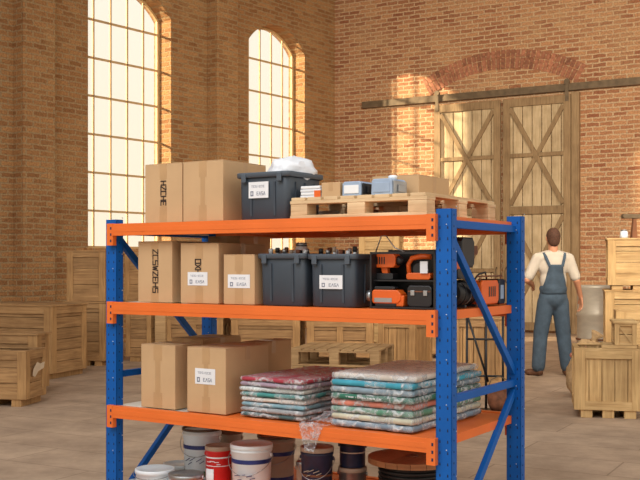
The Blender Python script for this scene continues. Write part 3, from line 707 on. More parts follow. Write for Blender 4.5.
b = pail('paint_bucket', 'clean white lidded bucket with a blue band, front of the bottom shelf', 230, 273, .16, 443, ('white', 'white'), ((.66, .74, 'navy'),)); bucket_art(b, .45, .2, 1)
pail('paint_bucket', 'beige bucket with brown top and blue patch, behind the lidded bucket', 257, 296, .46, 434.5, ('cream', 'lid_dark'), ((.62, .70, 'navy'), (.02, .2, 'navy')), opn=True)
pail('paint_tin', 'small beige tin left of the navy bucket', 296, 311, .30, 461, ('cream', 'steel'), (), handle=False)
b = pail('paint_bucket', 'dark navy bucket with a beige rim on the bottom shelf', 300, 334, .22, 446, ('navy_can', 'cream'), ((.5, .54, 'rust'),)); bucket_art(b, .6, .4, 1, 'cream')
T_ = pail('paint_tin', 'steel tin under a dark tin beside the cable drum', 338, 367, .36, 466, ('steel', 'cream'), (), handle=False)
pail('paint_tin', 'dark tin standing on a steel tin beside the cable drum', 339, 366, .36, 440, ('navy_can', 'black'), ((.55, .6, 'cream'),), handle=False, Z=Z4+T_[2]+.001)
pail('paint_tin', 'grey tin at the back behind the open white bucket', 219, 243, .70, 429, ('cream', 'rust'), (), handle=False)
pail('paint_tin', 'low white lidded tub in the front left corner of the bottom shelf', 135, 175, .14, 468, ('white', 'white'), ())
pail('paint_tin', 'low white tub behind the corner tub', 163, 196, .42, 463, ('white', 'white'), (), handle=False)
pail('paint_tin', 'low grey-lidded tub in front of the open white bucket', 168, 204, .115, 473, ('white', 'steel'), (), handle=False)
dv = .42; du = u_at(412, dv); P_ = RP(du, dv); dr = 44/F*P_.y; dz = z_at(du, dv, 456)-Z4
t = thing('cable_drum', 'wooden cable drum wound with black cable on the bottom shelf', 'cable drum', RP(du, dv, Z4), RA)
for z0 in (0, dz-.028):
    m = MB()
    for k in range(7):                                     # flange of sawn boards
        x0, x1 = -dr+2*dr*k/7+.001, -dr+2*dr*(k+1)/7-.001; n = 6; pts = []
        for i in range(n+1):
            x = x0+(x1-x0)*i/n; pts.append((x, -math.sqrt(max(1e-5, dr*dr-x*x))))
        pts += [(x, -y) for x, y in reversed(pts)]
        lo = [m.b.verts.new((x, y, z0)) for x, y in pts]; hi = [m.b.verts.new((x, y, z0+.028)) for x, y in pts]; N_ = len(pts)
        m.b.faces.new(lo[::-1]); m.b.faces.new(hi)
        for i in range(N_): m.b.faces.new([lo[i], lo[(i+1) % N_], hi[(i+1) % N_], hi[i]])
    m.build('flange', M['drum_wood'], t)
m = MB(); prof = []; n = 9
for k in range(n):
    z0 = .03+(dz-.06)*k/n; hz_ = (dz-.06)/n
    prof += [(dr*.72, z0), (dr*.76, z0+hz_*.25), (dr*.775, z0+hz_*.5), (dr*.76, z0+hz_*.75), (dr*.72, z0+hz_)]
m.lathe(prof, 40); m.build('cable_winding', M['cable'], t)
m = MB(); m.lathe([(.03, dz-.002), (.03, dz+.004), (.022, dz+.004)], 18); m.build('hub', M['rust'], t)
u0, u1 = u_at(345, .15), u_at(376, .15)
t = thing('wood_offcut', 'brown board offcuts stacked in front of the cable drum', 'offcut', RP(u0, .03, Z4), RA)
for k in range(3):
    m = MB(); m.box(.004*k, u1-u0-.003*k, 0, .16, k*.024+.0, k*.024+.0225); m.build('board', M['drum_wood'], t, bevel=.002)

# ------------------------------------------------------------------ power tools on the middle shelf
ca, cb_ = u_at(371, .06), u_at(436, .06)
t = thing('tool_crate', 'black open-fronted tool crate on the middle shelf holding orange tools', 'crate', RP(ca, .05, Z2+.001), RA)
cw, chh, cdp = cb_-ca, .262, .20
m = MB(); m.box(0, cw, 0, cdp, 0, .008); m.build('bottom', M['black'], t)
for x in (0, cw-.008):
    m = MB(); m.box(x, x+.008, 0, cdp, .008, chh); m.build('side', M['black'], t)
m = MB(); m.box(.008, cw-.008, cdp-.008, cdp, .008, chh); m.build('back', M['black'], t)
m = MB(); m.box(.008, cw-.008, .03, cdp-.008, .125, .132); m.build('inner_shelf', M['black'], t)
m = MB(); m.box(0, cw, .0, .012, chh-.010, chh); m.box(0, cw, cdp-.02, cdp, chh, chh+.012); m.build('rim', M['black'], t)
# side of the crate stays open above the rim: a wire bail handle
m = MB(); m.tube([(.02, .02, chh), (.05, .02, chh+.075), (.075, .02, chh+.075), (.12, .02, chh+.02), (.17, .02, chh)], .003, 8); m.build('wire_handle', M['steel'], t)
def rbox(m, x0, x1, y0, y1, z0, z1, c=.012, mi=0):
    m.prism([(x0+c, z0), (x1-c, z0), (x1, z0+c), (x1, z1-c), (x1-c, z1), (x0+c, z1), (x0, z1-c), (x0, z0+c)], y0, y1, mi)
def drill(label, u, v, z, s=1.0, rz=0, base=0):
    t = thing('cordless_drill', label, 'power tool', RP(u, v, z), RA+rz)
    m = MB(); rbox(m, -.085*s, .055*s, -.034*s, .034*s, .062*s, .135*s, .014*s); m.build('motor_housing', M['tool_orange'], t, bevel=.004)
    m = MB(); m.tube([(.055*s, 0, .098*s), (.07*s, 0, .098*s), (.082*s, 0, .098*s), (.088*s, 0, .098*s)], [.026*s, .024*s, .016*s, .008*s], 16); m.build('chuck', M['black'], t)
    m = MB(); m.hexa([(-.035*s, -.015*s, .03*s), (.0, -.015*s, .03*s), (.0, .015*s, .03*s), (-.035*s, .015*s, .03*s)], [(-.045*s, -.018*s, .09*s), (-.005*s, -.018*s, .09*s), (-.005*s, .018*s, .09*s), (-.045*s, .018*s, .09*s)]); m.build('grip', M['tool_orange'], t, bevel=.004)
    m = MB(); m.box(.0, .008*s, -.008*s, .008*s, .06*s, .08*s); m.build('trigger', M['black'], t)
    m = MB(); rbox(m, -.07*s, .04*s, -.032*s, .032*s, .0, .032*s, .006*s); m.build('battery', M['black'], t, bevel=.002)
    m = MB()
    for k in range(4): m.box(-.055*s+k*.014*s, -.048*s+k*.014*s, -.0355*s, -.0335*s, .08*s, .118*s)
    m.build('vent', M['black'], t)
    m = MB(); m.box(-.045*s, .01*s, -.0315*s, -.0295*s, .008*s, .022*s); m.build('maker_plate', M['label'], t)
    return t
def grinder(label, u, v, z, s=1.0, rz=0):
    t = thing('angle_grinder', label, 'power tool', RP(u, v, z), RA+rz)
    m = MB(); rbox(m, -.085*s, .075*s, -.03*s, .03*s, .012*s, .075*s, .018*s); m.build('motor_housing', M['tool_orange'], t, bevel=.005)
    m = MB(); m.hexa([(.045*s, -.024*s, .0), (.085*s, -.024*s, 0), (.085*s, .024*s, 0), (.045*s, .024*s, 0)], [(.03*s, -.026*s, .05*s), (.09*s, -.026*s, .05*s), (.09*s, .026*s, .05*s), (.03*s, .026*s, .05*s)]); m.build('grip', M['tool_orange'], t, bevel=.004)
    m = MB(); m.tube([(-.085*s, 0, .045*s), (-.11*s, 0, .045*s)], [.028*s, .024*s], 16); m.build('gear_head', M['steel'], t)
    m = MB(); m.box(-.06*s, .03*s, -.0325*s, -.030*s, .018*s, .038*s); m.build('maker_plate', M['steel'], t)
    m = MB(); rbox(m, -.07*s, .04*s, -.02*s, .02*s, .075*s, .09*s, .006*s); m.build('top_guard', M['black'], t, bevel=.003)
    m = MB(); rbox(m, -.06*s, .05*s, -.028*s, .028*s, 0, .014*s, .004*s); m.build('foot', M['black'], t, bevel=.002)
    return t
drill('orange drill in the left of the black tool crate, upper tier', u_at(389, .13), .13, Z2+.134, .90)
grinder('orange grinder in the left of the black tool crate, lower tier', u_at(389, .085), .087, Z2+.010, 1.02)
# orange hooped saw, upper right of the crate
t = thing('circular_saw', 'orange hoop-handled saw in the upper right of the black tool crate', 'power tool', RP(u_at(421, .12), .12, Z2+.134), RA)
m = MB(); m.tube([(-.06, 0, .02), (-.065, 0, .07), (-.045, 0, .10), (.0, 0, .108), (.05, 0, .105)], [.011, .011, .012, .013, .012], 12); m.build('hoop_handle', M['tool_orange'], t)
m = MB(); rbox(m, -.065, .06, -.025, .025, 0, .032, .008); m.build('saw_body', M['tool_orange'], t, bevel=.004)
m = MB(); m.tube([(-.005, -.02, .05), (-.005, .028, .05)], .026, 24); m.build('motor', M['black'], t)
m = MB(); m.box(.012, .05, -.034, -.028, .03, .085); m.build('white_panel', M['label'], t)
t = thing('tool_case', 'black hard tool case in the lower right of the black tool crate', 'case', RP(u_at(407, .06), .06, Z2+.010), RA)
m = MB(); rbox(m, 0, .125, 0, .125, 0, .098, .012); m.build('case_shell', M['black'], t, bevel=.004)
m = MB(); m.box(.006, .12, -.003, 0, .068, .074); m.build('seam_strip', M['rust'], t)
for x in (.03, .095):
    m = MB(); m.box(x-.01, x+.01, -.006, 0, .052, .076); m.build('latch', M['steel'], t, bevel=.001)
# machines at the right end, seen through the frame
ux = LEN-.16
t = thing('compressor', 'orange and black compressor at the right end of the middle shelf', 'machine', RP(LEN-.128, .27, Z2+.001), RA+math.pi/2)
# local x runs to the back of the rack
m = MB(); m.tube([(.0, 0, .068), (.012, 0, .068), (.19, 0, .068), (.205, 0, .068)], [.045, .060, .060, .045], 28); m.build('tank', M['black'], t)
for x in (.03, .09, .15):
    m = MB(); m.tube([(x, 0, .068), (x+.008, 0, .068)], .063, 28); m.build('tank_band', M['steel'] if x == .09 else M['black'], t)
m = MB(); rbox(m, .215, .43, -.062, .062, .008, .125, .018); m.build('engine_cover', M['tool_orange'], t, bevel=.006)
m = MB()
for k in range(4): m.box(.30+k*.024, .312+k*.024, -.0635, -.061, .045, .095)
m.build('vent', M['black'], t)
m = MB(); rbox(m, .435, .52, -.06, .06, .004, .13, .012); m.build('pump_end', M['black'], t, bevel=.004)
m = MB(); m.box(.455, .495, -.0615, -.059, .03, .10); m.build('maker_plate', M['bluegrey'], t)
m = MB(); m.tube([(.19, -.05, .146), (.50, -.05, .146)], .004, 8); m.tube([(.22, -.05, .12), (.22, -.05, .146)], .004, 8); m.tube([(.48, -.05, .12), (.48, -.05, .146)], .004, 8); m.build('carry_bar', M['rust'], t)
for x in (.03, .15):
    m = MB(); m.box(x, x+.02, -.055, .055, 0, .012); m.build('foot', M['black'], t)
m = MB(); m.tube([(.25, .0, .12), (.27, -.02, .155), (.33, -.03, .165), (.38, -.02, .12)], .005, 8); m.build('hose', M['black'], t)
t = thing('hammer_drill', 'tall black and orange hammer drill standing on the compressor', 'power tool', RP(LEN-.128, .27, Z2+.134), RA+math.pi/2)
m = MB(); rbox(m, .02, .17, -.045, .045, .055, .20, .02); m.build('motor_housing', M['black'], t, bevel=.008)
m = MB(); rbox(m, -.03, .07, -.035, .035, .03, .14, .02); m.build('grip', M['tool_orange'], t, bevel=.006)
m = MB(); rbox(m, -.02, .13, -.04, .04, 0, .05, .012); m.build('battery', M['black'], t, bevel=.004)
m = MB(); m.tube([(.165, 0, .14), (.20, 0, .14)], .010, 12); rbox(m, .20, .265, -.018, .018, .118, .162, .006); m.build('chuck', M['rust'], t)

# ------------------------------------------------------------------ crates
def crate(label, loc, rotz, w_, d_, h, light=False, opn=False, vert=False, feet=True, panel=False, group=None, brace=False, name='wooden_crate', lid=True, nb=None):
    """w_ along local x, d_ along local y, faces framed by battens"""
    t = thing(name, label, 'crate', loc, rotz, group); L_ = 'wood_light_' if light else 'wood_'
    H, V = M[L_+'h'], M[L_+'v']; fh = .07*min(1, h/.5) if feet else 0; b = min(.09, h*.14, w_*.14); tk = .018; pt = .014
    n = nb or max(2, round((h-fh)/.13))
    def plank_side(axis, pos, ln):
        m = MB()
        if vert:
            k_n = max(3, round(ln/.12))
            for k in range(k_n):
                a, c = ln*k/k_n+.003, ln*(k+1)/k_n-.003
                if axis == 'x': m.box(a, c, pos, pos+pt, fh, h)
                else: m.box(pos, pos+pt, a, c, fh, h)
        else:
            for k in range(n):
                z0, z1 = fh+(h-fh)*k/n+.003, fh+(h-fh)*(k+1)/n-.003
                if axis == 'x': m.box(.003, ln-.003, pos, pos+pt, z0, z1)
                else: m.box(pos, pos+pt, .003+pt, ln-.003-pt, z0, z1)
        m.build('plank_side', V if vert else H, t, bevel=.002)
    plank_side('x', 0, w_); plank_side('x', d_-pt, w_); plank_side('y', 0, d_); plank_side('y', w_-pt, d_)
    # frames proud of the planks on front (-y) and on both ends
    for side in ('front', 'left', 'right'):
        ln = w_ if side == 'front' else d_
        def fb(a0, a1, z0, z1, e=tk, mat=V):
            m = MB()
            if side == 'front': m.box(a0, a1, -e, 0, z0, z1)
            elif side == 'left': m.box(-e, 0, a0, a1, z0, z1)
            else: m.box(w_, w_+e, a0, a1, z0, z1)
            m.build('frame_board', mat, t, bevel=.003)
        fb(0 if side != 'front' else -tk, b, fh, h); fb(ln-b, ln+(tk if side == 'front' else 0), fh, h)
        fb(b, ln-b, h-b, h, tk*.95, H); fb(b, ln-b, fh, fh+b, tk*.95, H)
        if panel and ln > .5: fb(ln/2-b*.5, ln/2+b*.5, fh+b, h-b)
        if brace:
            m = MB(); zb, zt = fh+b, h-b
            if side == 'front': m.bar((b, -tk*.45, zt), (ln-b, -tk*.45, zb), tk*.8, b*.6, up=(1, 0, 0))
            else:
                xx = -tk*.45 if side == 'left' else w_+tk*.45; m.bar((xx, b, zb), (xx, ln-b, zt), tk*.8, b*.6, up=(0, 1, 0))
            m.build('brace', H, t)
    m = MB(); m.box(pt, w_-pt, pt, d_-pt, fh, fh+.012); m.build('bottom', H, t)
    if not opn and lid:
        m = MB(); k_n = max(2, round(d_/.14))
        for k in range(k_n): m.box(-.03, w_+.03, -.03+(d_+.06)*k/k_n+.002, -.03+(d_+.06)*(k+1)/k_n-.002, h, h+.022)
        m.build('lid', H, t, bevel=.003)
    elif opn:
        m = MB(); m.box(-tk, w_+tk, -tk, .03, h, h+.015); m.box(-tk, w_+tk, d_-.03, d_, h, h+.015); m.box(-tk, .03, .03, d_-.03, h, h+.015); m.box(w_-.03, w_+tk, .03, d_-.03, h, h+.015); m.build('rim', H, t, bevel=.002)
    if feet:
        for x in (.04, w_/2-.05, w_-.14):
            m = MB(); m.box(x, x+.10, .0, d_, 0, fh); m.build('skid', V, t, bevel=.003)
    return t
def GP(px, d, z=0): return Vector(((px-320)/F*d, d, z))
# origin = the near corner shared by front and right faces is x=w_; helper puts that corner at a spot
def crate_at(label, px, d, ang, w_, d_, h, z=0, **k):
    """ang: heading of the right-hand face (degrees clockwise from straight ahead); the near right corner stands at px,d"""
    a = math.radians(-ang); rz = a; p = GP(px, d, z)-Vector((math.cos(rz), math.sin(rz), 0))*w_
    return crate(label, p, rz, w_, d_, h, **k)
crate_at('big closed plank crate at the left against the brick wall', 51, 11.75, 20, 1.05, .72, .86)
crate_at('low open crate at the far left edge with a paper tag', 25, 9.5, 10, .75, .42, .52, opn=True)
crate_at('closed crate showing only its lid behind the low open one at the left edge', 36, 10.35, 12, .8, .26, .62)
t = crate_at('tall brown crate behind the big plank crate, lower of two under the left window', 150, 13.95, 8, .33, .8, .84, panel=True)
crate_at('brown panelled crate on top of the stack under the left window', 104, 13.4, 8, .50, .6, .66, z=.864, feet=False, nb=3)
crate_at('lower crate carrying the panelled crate beside the blue post', 104.5, 13.35, 8, .52, .7, .84, panel=False)
crate_at('upper crate right of the panelled one under the left window', 149, 13.95, 8, .33, .6, .64, z=.865, feet=False, nb=3)
# paper tag pinned to the low crate
rz = math.radians(-10); q = GP(25, 9.5)+Vector((math.cos(rz), math.sin(rz), 0))*.030
t = thing('paper_tag', 'torn pale paper tag stuck on the side of the low open crate', 'paper', q+Vector((-math.sin(rz), math.cos(rz), 0))*.10+Vector((0, 0, .27)), rz)
m = MB(); m.prism([(0, .02), (.05, 0), (.12, .05), (.24, .07), (.26, .13), (.16, .12), (.10, .14), (.02, .08)], 0, .002)
o = m.build('tag_sheet', M['paper'], t); o.rotation_euler = (0, 0, math.pi/2)
# row of crates behind the rack
row = [(222, 13.9, 4, .80, 1.0, 'long plank crate seen behind the left half of the rack'), (299, 13.7, 4, .92, 1.05, 'plank crate seen behind the middle of the rack under the totes'), (372, 13.4, 4, .86, .98, 'plank crate behind the pallet stack')]
for i, (px, d, a, w_, h, lb) in enumerate(row): crate_at(lb, px, d, a, w_, .8, h*.62 if 0 else .60, panel=(i != 1), light=False)
for i, (px, d, a, w_, h, lb) in enumerate(row): crate_at(lb.replace('crate', 'crate top tier', 1) if 0 else ('upper tier: plank crate on the one ' + ('behind the left half of the rack', 'behind the middle of the rack', 'behind the pallet stack')[i]), px, d, a, w_*.97, .75, .30, z=.624, feet=False, lid=True, nb=2)
crate_at('framed crate with upright boards behind the right of the rack', 414, 11.9, 26, .44, .6, .66, vert=True)
crate_at('tall crate with upright boards behind the framed one', 446, 14.4, 10, .62, .6, 1.0, vert=True)
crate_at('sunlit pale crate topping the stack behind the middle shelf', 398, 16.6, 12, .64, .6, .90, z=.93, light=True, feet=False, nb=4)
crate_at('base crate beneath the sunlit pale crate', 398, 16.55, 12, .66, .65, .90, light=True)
crate_at('small box-like crate on the row behind the left tote', 281, 14.0, 5, .27, .3, .40, z=.955, feet=False, nb=2)
pallet('old pallet lying on top of another behind the cloth stacks', GP(289, 10.0, .345)+Vector((0, 0, 0)), math.radians(-14), .92, .85, .17, 'pallet_old')
pallet('lower old pallet in the pile behind the cloth stacks', GP(291, 9.98, .173), math.radians(-11), .92, .85, .17, 'pallet_old')
pallet('old pallet on the floor at the bottom of the pile', GP(288, 10.0, .0), math.radians(-14), .92, .85, .17, 'pallet_old')
# post-like timber leaning at the left behind the carton
t = thing('timber_post', 'rough timber post standing behind the lower shelf cartons', 'post', GP(161, 12.6), 0)
m = MB(); m.hexa([(-.07, -.05, 0), (.07, -.05, 0), (.07, .05, 0), (-.07, .05, 0)], [(-.075, -.04, 1.16), (.06, -.05, 1.12), (.065, .05, 1.1), (-.07, .05, 1.17)]); m.build('post_body', M['pallet_old'], t, bevel=.01)
m = MB(); m.box(-.2, .2, -.15, .15, 0, .04); m.build('base_plate', M['pallet_old'], t, bevel=.004)
# right-hand group
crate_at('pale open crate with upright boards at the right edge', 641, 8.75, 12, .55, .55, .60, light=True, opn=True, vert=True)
rz = math.radians(-12); base = GP(641, 8.75)-Vector((math.cos(rz), math.sin(rz), 0))*.55
ex = Vector((math.cos(rz), math.sin(rz), 0)); ey = Vector((-math.sin(rz), math.cos(rz), 0))
t = thing('wood_plank', 'short plank laid across the pale open crate', 'plank', base+ex*.215+ey*(-.01)+Vector((0, 0, .616)), rz)
m = MB(); m.box(0, .30, -.01, .08, 0, .028); m.build('plank_body', M['wood_light_h'], t, bevel=.004)
m = MB(); m.box(0.02, .30, .30, .40, 0, .028); m.build('plank_body', M['wood_light_h'], t, bevel=.004)
crate('small pale crate with a diagonal brace on the open crate', base+ex*.345+ey*.0+Vector((0, 0, .6455)), rz, .15, .38, .19, light=True, feet=False, brace=True, nb=2, lid=True)
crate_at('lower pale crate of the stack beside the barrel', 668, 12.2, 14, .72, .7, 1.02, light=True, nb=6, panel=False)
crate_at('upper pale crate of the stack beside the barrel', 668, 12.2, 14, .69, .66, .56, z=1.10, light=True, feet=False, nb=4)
for k in range(3):
    rz = math.radians(-14); b0 = GP(668, 12.2)-Vector((math.cos(rz), math.sin(rz), 0))*.68
    t = thing('wood_block', ('left', 'middle', 'right')[k]+' spacer block between the two stacked pale crates', 'block', b0+Vector((math.cos(rz), math.sin(rz), 0))*(.02+.25*k)+Vector((0, 0, 1.0432)), rz)
    m = MB(); m.box(0, .13, .0, .5, 0, .055); m.build('block', M['wood_light_h'], t, bevel=.004)
crate_at('half-open pale crate standing in front of the crate stack', 690, 11.2, 12, .78, .35, .82, light=True, opn=True, nb=4)
t = thing('hand_mallet', 'dark headed mallet standing on the upper pale crate', 'mallet', GP(634, 12.45, 1.684), .2)
m = MB(); m.hexa([(-.045, -.03, 0), (.03, -.03, 0), (.03, .03, 0), (-.045, .03, 0)], [(-.015, -.02, .25), (.025, -.02, .25), (.025, .02, .25), (-.015, .02, .25)]); m.build('handle', M['dark_wood'], t, bevel=.006)
m = MB(); rbox(m, -.16, .16, -.035, .035, .245, .30, .012); m.build('head', M['rail'], t, bevel=.006)
t = thing('white_jar', 'small white jar on the upper pale crate beside the mallet', 'jar', GP(624, 12.35, 1.684), 0)
m = MB(); m.lathe([(.045, 0), (.048, .01), (.048, .07), (.036, .085)], 20); m.build('jar_body', M['white'], t)
m = MB(); m.lathe([(.038, .084), (.038, .10), (.03, .103)], 20); m.build('lid', M['steel'], t)
# steel drum
t = thing('steel_barrel', 'pale ribbed steel barrel beside the man', 'barrel', GP(597, 13.6), 0)
r = .265; m = MB(); prof = [(r*.95, 0), (r, .02), (r, .04)]
for z in (.34, .68): prof += [(r, z-.03), (r*1.05, z), (r, z+.03)]
prof += [(r, 1.02), (r*1.03, 1.04), (r*1.03, 1.07), (r*.97, 1.075), (r*.94, 1.05), (.01, 1.05)]
m.lathe(prof, 40); m.build('barrel_body', M['barrel'], t)
m = MB(); m.lathe([(.03, 1.05), (.03, 1.068), (.02, 1.07)], 12, c=(.14, -.05)); m.build('bung', M['rust'], t)
m = MB(); m.lathe([(r*1.055, .335), (r*1.07, .345), (r*1.055, .36)], 40, cap=False); m.build('hoop', M['rust'], t)
t = thing('burlap_sack', 'slumped burlap sack at the foot of the barrel', 'sack', GP(592, 11.6), 0)
blob(t, 'sack_body', M['burlap'], (0, 0, .22), (.24, .2, .27), .22, 1.6, 9, flat=0.0)
m = MB(); m.tube([(.02, 0, .43), (.03, .0, .50), (.06, -.02, .56)], [.07, .035, .08], 12); m.build('sack_neck', M['burlap'], t)
t = thing('cloth_bundle', 'reddish and white cloth bundle behind the pale open crate', 'bundle', GP(583, 10.2), 0)
blob(t, 'lower_cloth', M['burlap'], (0.02, 0, .22), (.19, .15, .25), .2, 2.2, 2, flat=0.0)
blob(t, 'red_cloth', fabric(40, (176, 112, 94)), (0, -.02, .42), (.12, .10, .10), .25, 2.5, 14)
# hand cart and what stands by it, seen through the right frame
t = thing('hand_cart', 'thin black metal hand cart frame behind the right end of the rack', 'cart', GP(486, 9.0), math.radians(-10))
for x in (-.17, .0, .15):
    m = MB(); m.tube([(x, 0, .06), (x, .03, .90)], .011, 8); m.build('upright_bar', M['black'], t)
for z in (.35, .68, .90):
    m = MB(); m.tube([(-.17, .02*z, z), (.15, .02*z, z)], .010, 8); m.build('cross_bar', M['black'], t)
m = MB(); m.tube([(-.17, .02, .90), (.02, .0, .30)], .010, 8); m.build('diagonal_bar', M['black'], t)
m = MB(); m.box(-.18, .17, -.24, .02, .05, .062); m.build('toe_plate', M['black'], t)
for x in (-.2, .18):
    m = MB(); m.tube([(x-.015, .06, .08), (x+.015, .06, .08)], .08, 20); m.build('wheel', M['black'], t)
t = thing('rusty_pot', 'rusty brown pot on the hand cart plate', 'pot', GP(499, 8.86, .064), 0)
m = MB(); m.lathe([(.07, 0), (.10, .06), (.105, .14), (.09, .19), (.10, .205), (.09, .205), (.08, .18), (.09, .1), (.02, .02)], 24); m.build('pot_body', M['rust'], t)
m = MB(); m.tube([(-.1, 0, .19), (-.07, 0, .27), (0, 0, .30), (.07, 0, .27), (.1, 0, .19)], .005, 8); m.build('wire_handle', M['rail'], t)
crate_at('dark reddish crate behind the black hand cart', 506, 10.4, 14, .56, .5, .78, vert=True, panel=False)

# ------------------------------------------------------------------ the man
MD = 12.2
man = thing('person', 'person seen from behind in denim overalls and a white t-shirt, standing before the barn doors', 'person', GP(553, MD), math.radians(4))
def cap(m, p, q, r0, r1, sq=1.0):
    p, q = Vector(p), Vector(q); m.ell(p, (r0, r0*sq, r0), 8); m.ell(q, (r1, r1*sq, r1), 8)
    d = q-p; x = Vector((1, 0, 0)); n_ = 16; dn = d.normalized(); x = (x-dn*x.dot(dn))
    if x.length < .2: x = Vector((0, 1, 0))-dn*dn.y
    x.normalize(); y = dn.cross(x)
    m.rings([[p+x*math.cos(2*math.pi*k/n_)*r0+y*math.sin(2*math.pi*k/n_)*r0*sq for k in range(n_)], [q+x*math.cos(2*math.pi*k/n_)*r1+y*math.sin(2*math.pi*k/n_)*r1*sq for k in range(n_)]])
SR, SLh = Vector((.195, 0, 1.425)), Vector((-.195, 0, 1.425))
ER, WR = Vector((.285, -.03, 1.16)), Vector((.365, .06, .955))
EL, WLh = Vector((-.33, -.02, 1.17)), Vector((-.20, .20, 1.10))
HL, HR = Vector((-.09, 0, .93)), Vector((.09, 0, .93)); KL, KR = Vector((-.145, .03, .50)), Vector((.135, .02, .50)); AKL, AKR = Vector((-.185, -.01, .09)), Vector((.17, -.02, .09))
m = MB()
m.ell((0, .005, 1.685), (.078, .098, .112), 12); m.ell((0, .055, 1.635), (.058, .05, .065), 10)       # skull and jaw
m.ell((0, .105, 1.665), (.013, .020, .022), 8); m.ell((.022, .088, 1.622), (.02, .01, .006), 6); m.ell((-.022, .088, 1.622), (.02, .01, .006), 6)
m.ell((.03, .086, 1.69), (.012, .010, .008), 6); m.ell((-.03, .086, 1.69), (.012, .010, .008), 6)
for s in (-1, 1): m.ell((s*.081, 0, 1.672), (.010, .020, .032), 8)
cap(m, (0, -.005, 1.60), (0, -.01, 1.47), .055, .062)
m.ell((0, 0, 1.33), (.155, .10, .17), 12); m.ell((0, 0, 1.12), (.135, .095, .16), 12); m.ell((0, 0, .96), (.15, .11, .12), 12)
for S, E, W_ in ((SR, ER, WR), (SLh, EL, WLh)):
    cap(m, (0, 0, 1.44), S, .06, .06); cap(m, S, E, .052, .042); cap(m, E, W_, .042, .027)
for Hh, Kk, A in ((HL, KL, AKL), (HR, KR, AKR)):
    cap(m, Hh, Kk, .08, .055); cap(m, Kk, A, .052, .036)
def hand(m, wrist, d, side, curl):
    """palm, four fingers and a thumb; d = forearm direction, side = towards the thumb"""
    d = d.normalized(); side = (side-d*side.dot(d)).normalized(); nrm = d.cross(side)
    p0 = wrist; p1 = wrist+d*.09
    for k in range(4):
        o = side*(.030-.020*k); cap(m, p0+o*.7+d*.015, p1+o, .014, .011)
        L1 = (.042, .046, .043, .034)[k]; a = p1+o; b = a+(d+nrm*curl*.5).normalized()*L1; c = b+(d+nrm*curl*1.3).normalized()*L1*.75; e = c+(d*.6+nrm*curl*1.9).normalized()*L1*.5
        cap(m, a, b, .0095, .0088); cap(m, b, c, .0088, .008); cap(m, c, e, .008, .0068)
    a = p0+side*.028+d*.022; b = a+(side*.75+d).normalized()*.042; c = b+(side*.25+d+nrm*curl*.6).normalized()*.032
    cap(m, a, b, .014, .011); cap(m, b, c, .011, .0085)
hand(m, WR, Vector((.10, .04, -1)), Vector((-.2, 1, 0)), -.5)
hand(m, WLh, (WLh-EL), Vector((0, .2, 1)), -.6)
remeshed(m, 'body', M['skin'], man, .0062, 2)
m = MB()                                                    # short hair
m.ell((0, -.012, 1.70), (.086, .102, .108), 12); m.ell((0, -.045, 1.645), (.072, .06, .075), 10)
cut = remeshed(m, 'hair', M['hair'], man, .009, 2)
m = MB()                                                    # t-shirt
m.ell((0, 0, 1.34), (.19, .125, .175), 14); m.ell((0, -.005, 1.16), (.165, .12, .20), 14); m.ell((0, 0, 1.02), (.16, .12, .12), 12)
cap(m, (0, -.005, 1.45), (0, -.006, 1.50), .085, .064)
for S, E in ((SR, ER), (SLh, EL)):
    cap(m, Vector((S.x*.3, -.005, 1.455)), S, .078, .072); q = S.lerp(E, .82)
    cap(m, S, q, .070, .064)
remeshed(m, 'shirt', M['shirt'], man, .011, 4)
m = MB()                                                    # overalls: trousers, waist and tapering back panel
m.ell((0, 0, .95), (.178, .138, .15), 14); m.ell((0, -.002, 1.06), (.172, .134, .10), 12)
for Hh, Kk, A in ((HL, KL, AKL), (HR, KR, AKR)):
    cap(m, Hh+Vector((0, 0, -.04)), Kk, .106, .090, 1.0); cap(m, Kk, A+Vector((0, 0, .03)), .088, .082)
pants = remeshed(m, 'overalls', M['denim'], man, .012, 4)
def back_y(x, z):                                           # back surface of the shirt
    f = lambda cz, rx, ry, rz, cy: cy-ry*math.sqrt(max(0.02, 1-(x/rx)**2-((z-cz)/rz)**2)) if 1-(x/rx)**2-((z-cz)/rz)**2 > 0 else 0
    return min(f(1.34, .19, .125, .175, 0), f(1.16, .165, .12, .20, -.005), f(.95, .178, .138, .15, 0), f(1.06, .172, .134, .10, -.002))-.006
m = MB(); N_ = 14                                           # back panel of the overalls
rows_ = []
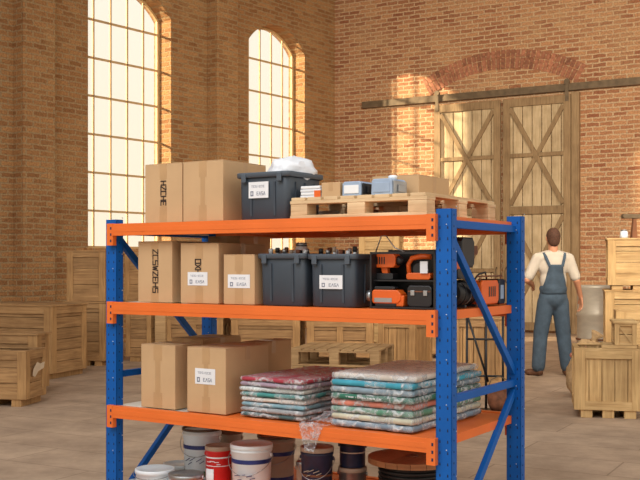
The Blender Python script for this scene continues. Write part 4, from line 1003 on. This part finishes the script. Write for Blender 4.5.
for i in range(N_+1):
    z = 1.00+.355*i/N_; hw = .152*(1-i/N_)**1.25+.085*(i/N_)**.6*1.0; hw = min(.155, hw)
    rows_.append([(x, back_y(x, z)) for x in [hw*(2*j/10-1) for j in range(11)]])
V = [[m.b.verts.new((x, y-.004, 1.00+.355*i/N_)) for x, y in r_] for i, r_ in enumerate(rows_)]
W2 = [[m.b.verts.new((x, y+.03, 1.00+.355*i/N_)) for x, y in r_] for i, r_ in enumerate(rows_)]
for i in range(N_):
    for j in range(10):
        for G in (V, W2):
            f = m.b.faces.new([G[i][j], G[i][j+1], G[i+1][j+1], G[i+1][j]]); f.smooth = True
    for j in (0, 10): m.b.faces.new([V[i][j], V[i+1][j], W2[i+1][j], W2[i][j]])
for i in (0, N_):
    for j in range(10): m.b.faces.new([V[i][j], V[i][j+1], W2[i][j+1], W2[i][j]])
m.build('back_panel', M['denim'], man)
for s in (-1, 1):
    m = MB(); P0 = [(s*.078, 1.335), (s*.10, 1.40), (s*.122, 1.455), (s*.135, 1.49)]
    pts = [Vector((x, back_y(x, z)-.004, z)) for x, z in P0[:2]]+[Vector((s*.118, -.088, 1.45)), Vector((s*.128, -.05, 1.494)), Vector((s*.13, .02, 1.502)), Vector((s*.125, .09, 1.455))]
    for a, b in zip(pts[:-1], pts[1:]): m.bar(a, b+(b-a)*.08, .034, .012, up=(0, -1, .6))
    m.build('strap', M['denim'], man)
for A, yaw in ((AKL, 50), (AKR, -12)):
    m = MB(); a = math.radians(yaw); f = Vector((-math.sin(a), math.cos(a), 0)); c = Vector((A.x, A.y, 0))
    m.ell(c+Vector((0, 0, .055))-f*.015, (.046, .05, .055), 8); m.ell(c+f*.13+Vector((0, 0, .038)), (.048, .055, .036), 8); cap(m, c-f*.02+Vector((0, 0, .042)), c+f*.12+Vector((0, 0, .038)), .042, .042); cap(m, c+Vector((0, 0, .05)), c+Vector((0, 0, .13)), .045, .048)
    o = remeshed(m, 'boot', M['boot'], man, .008, 2)
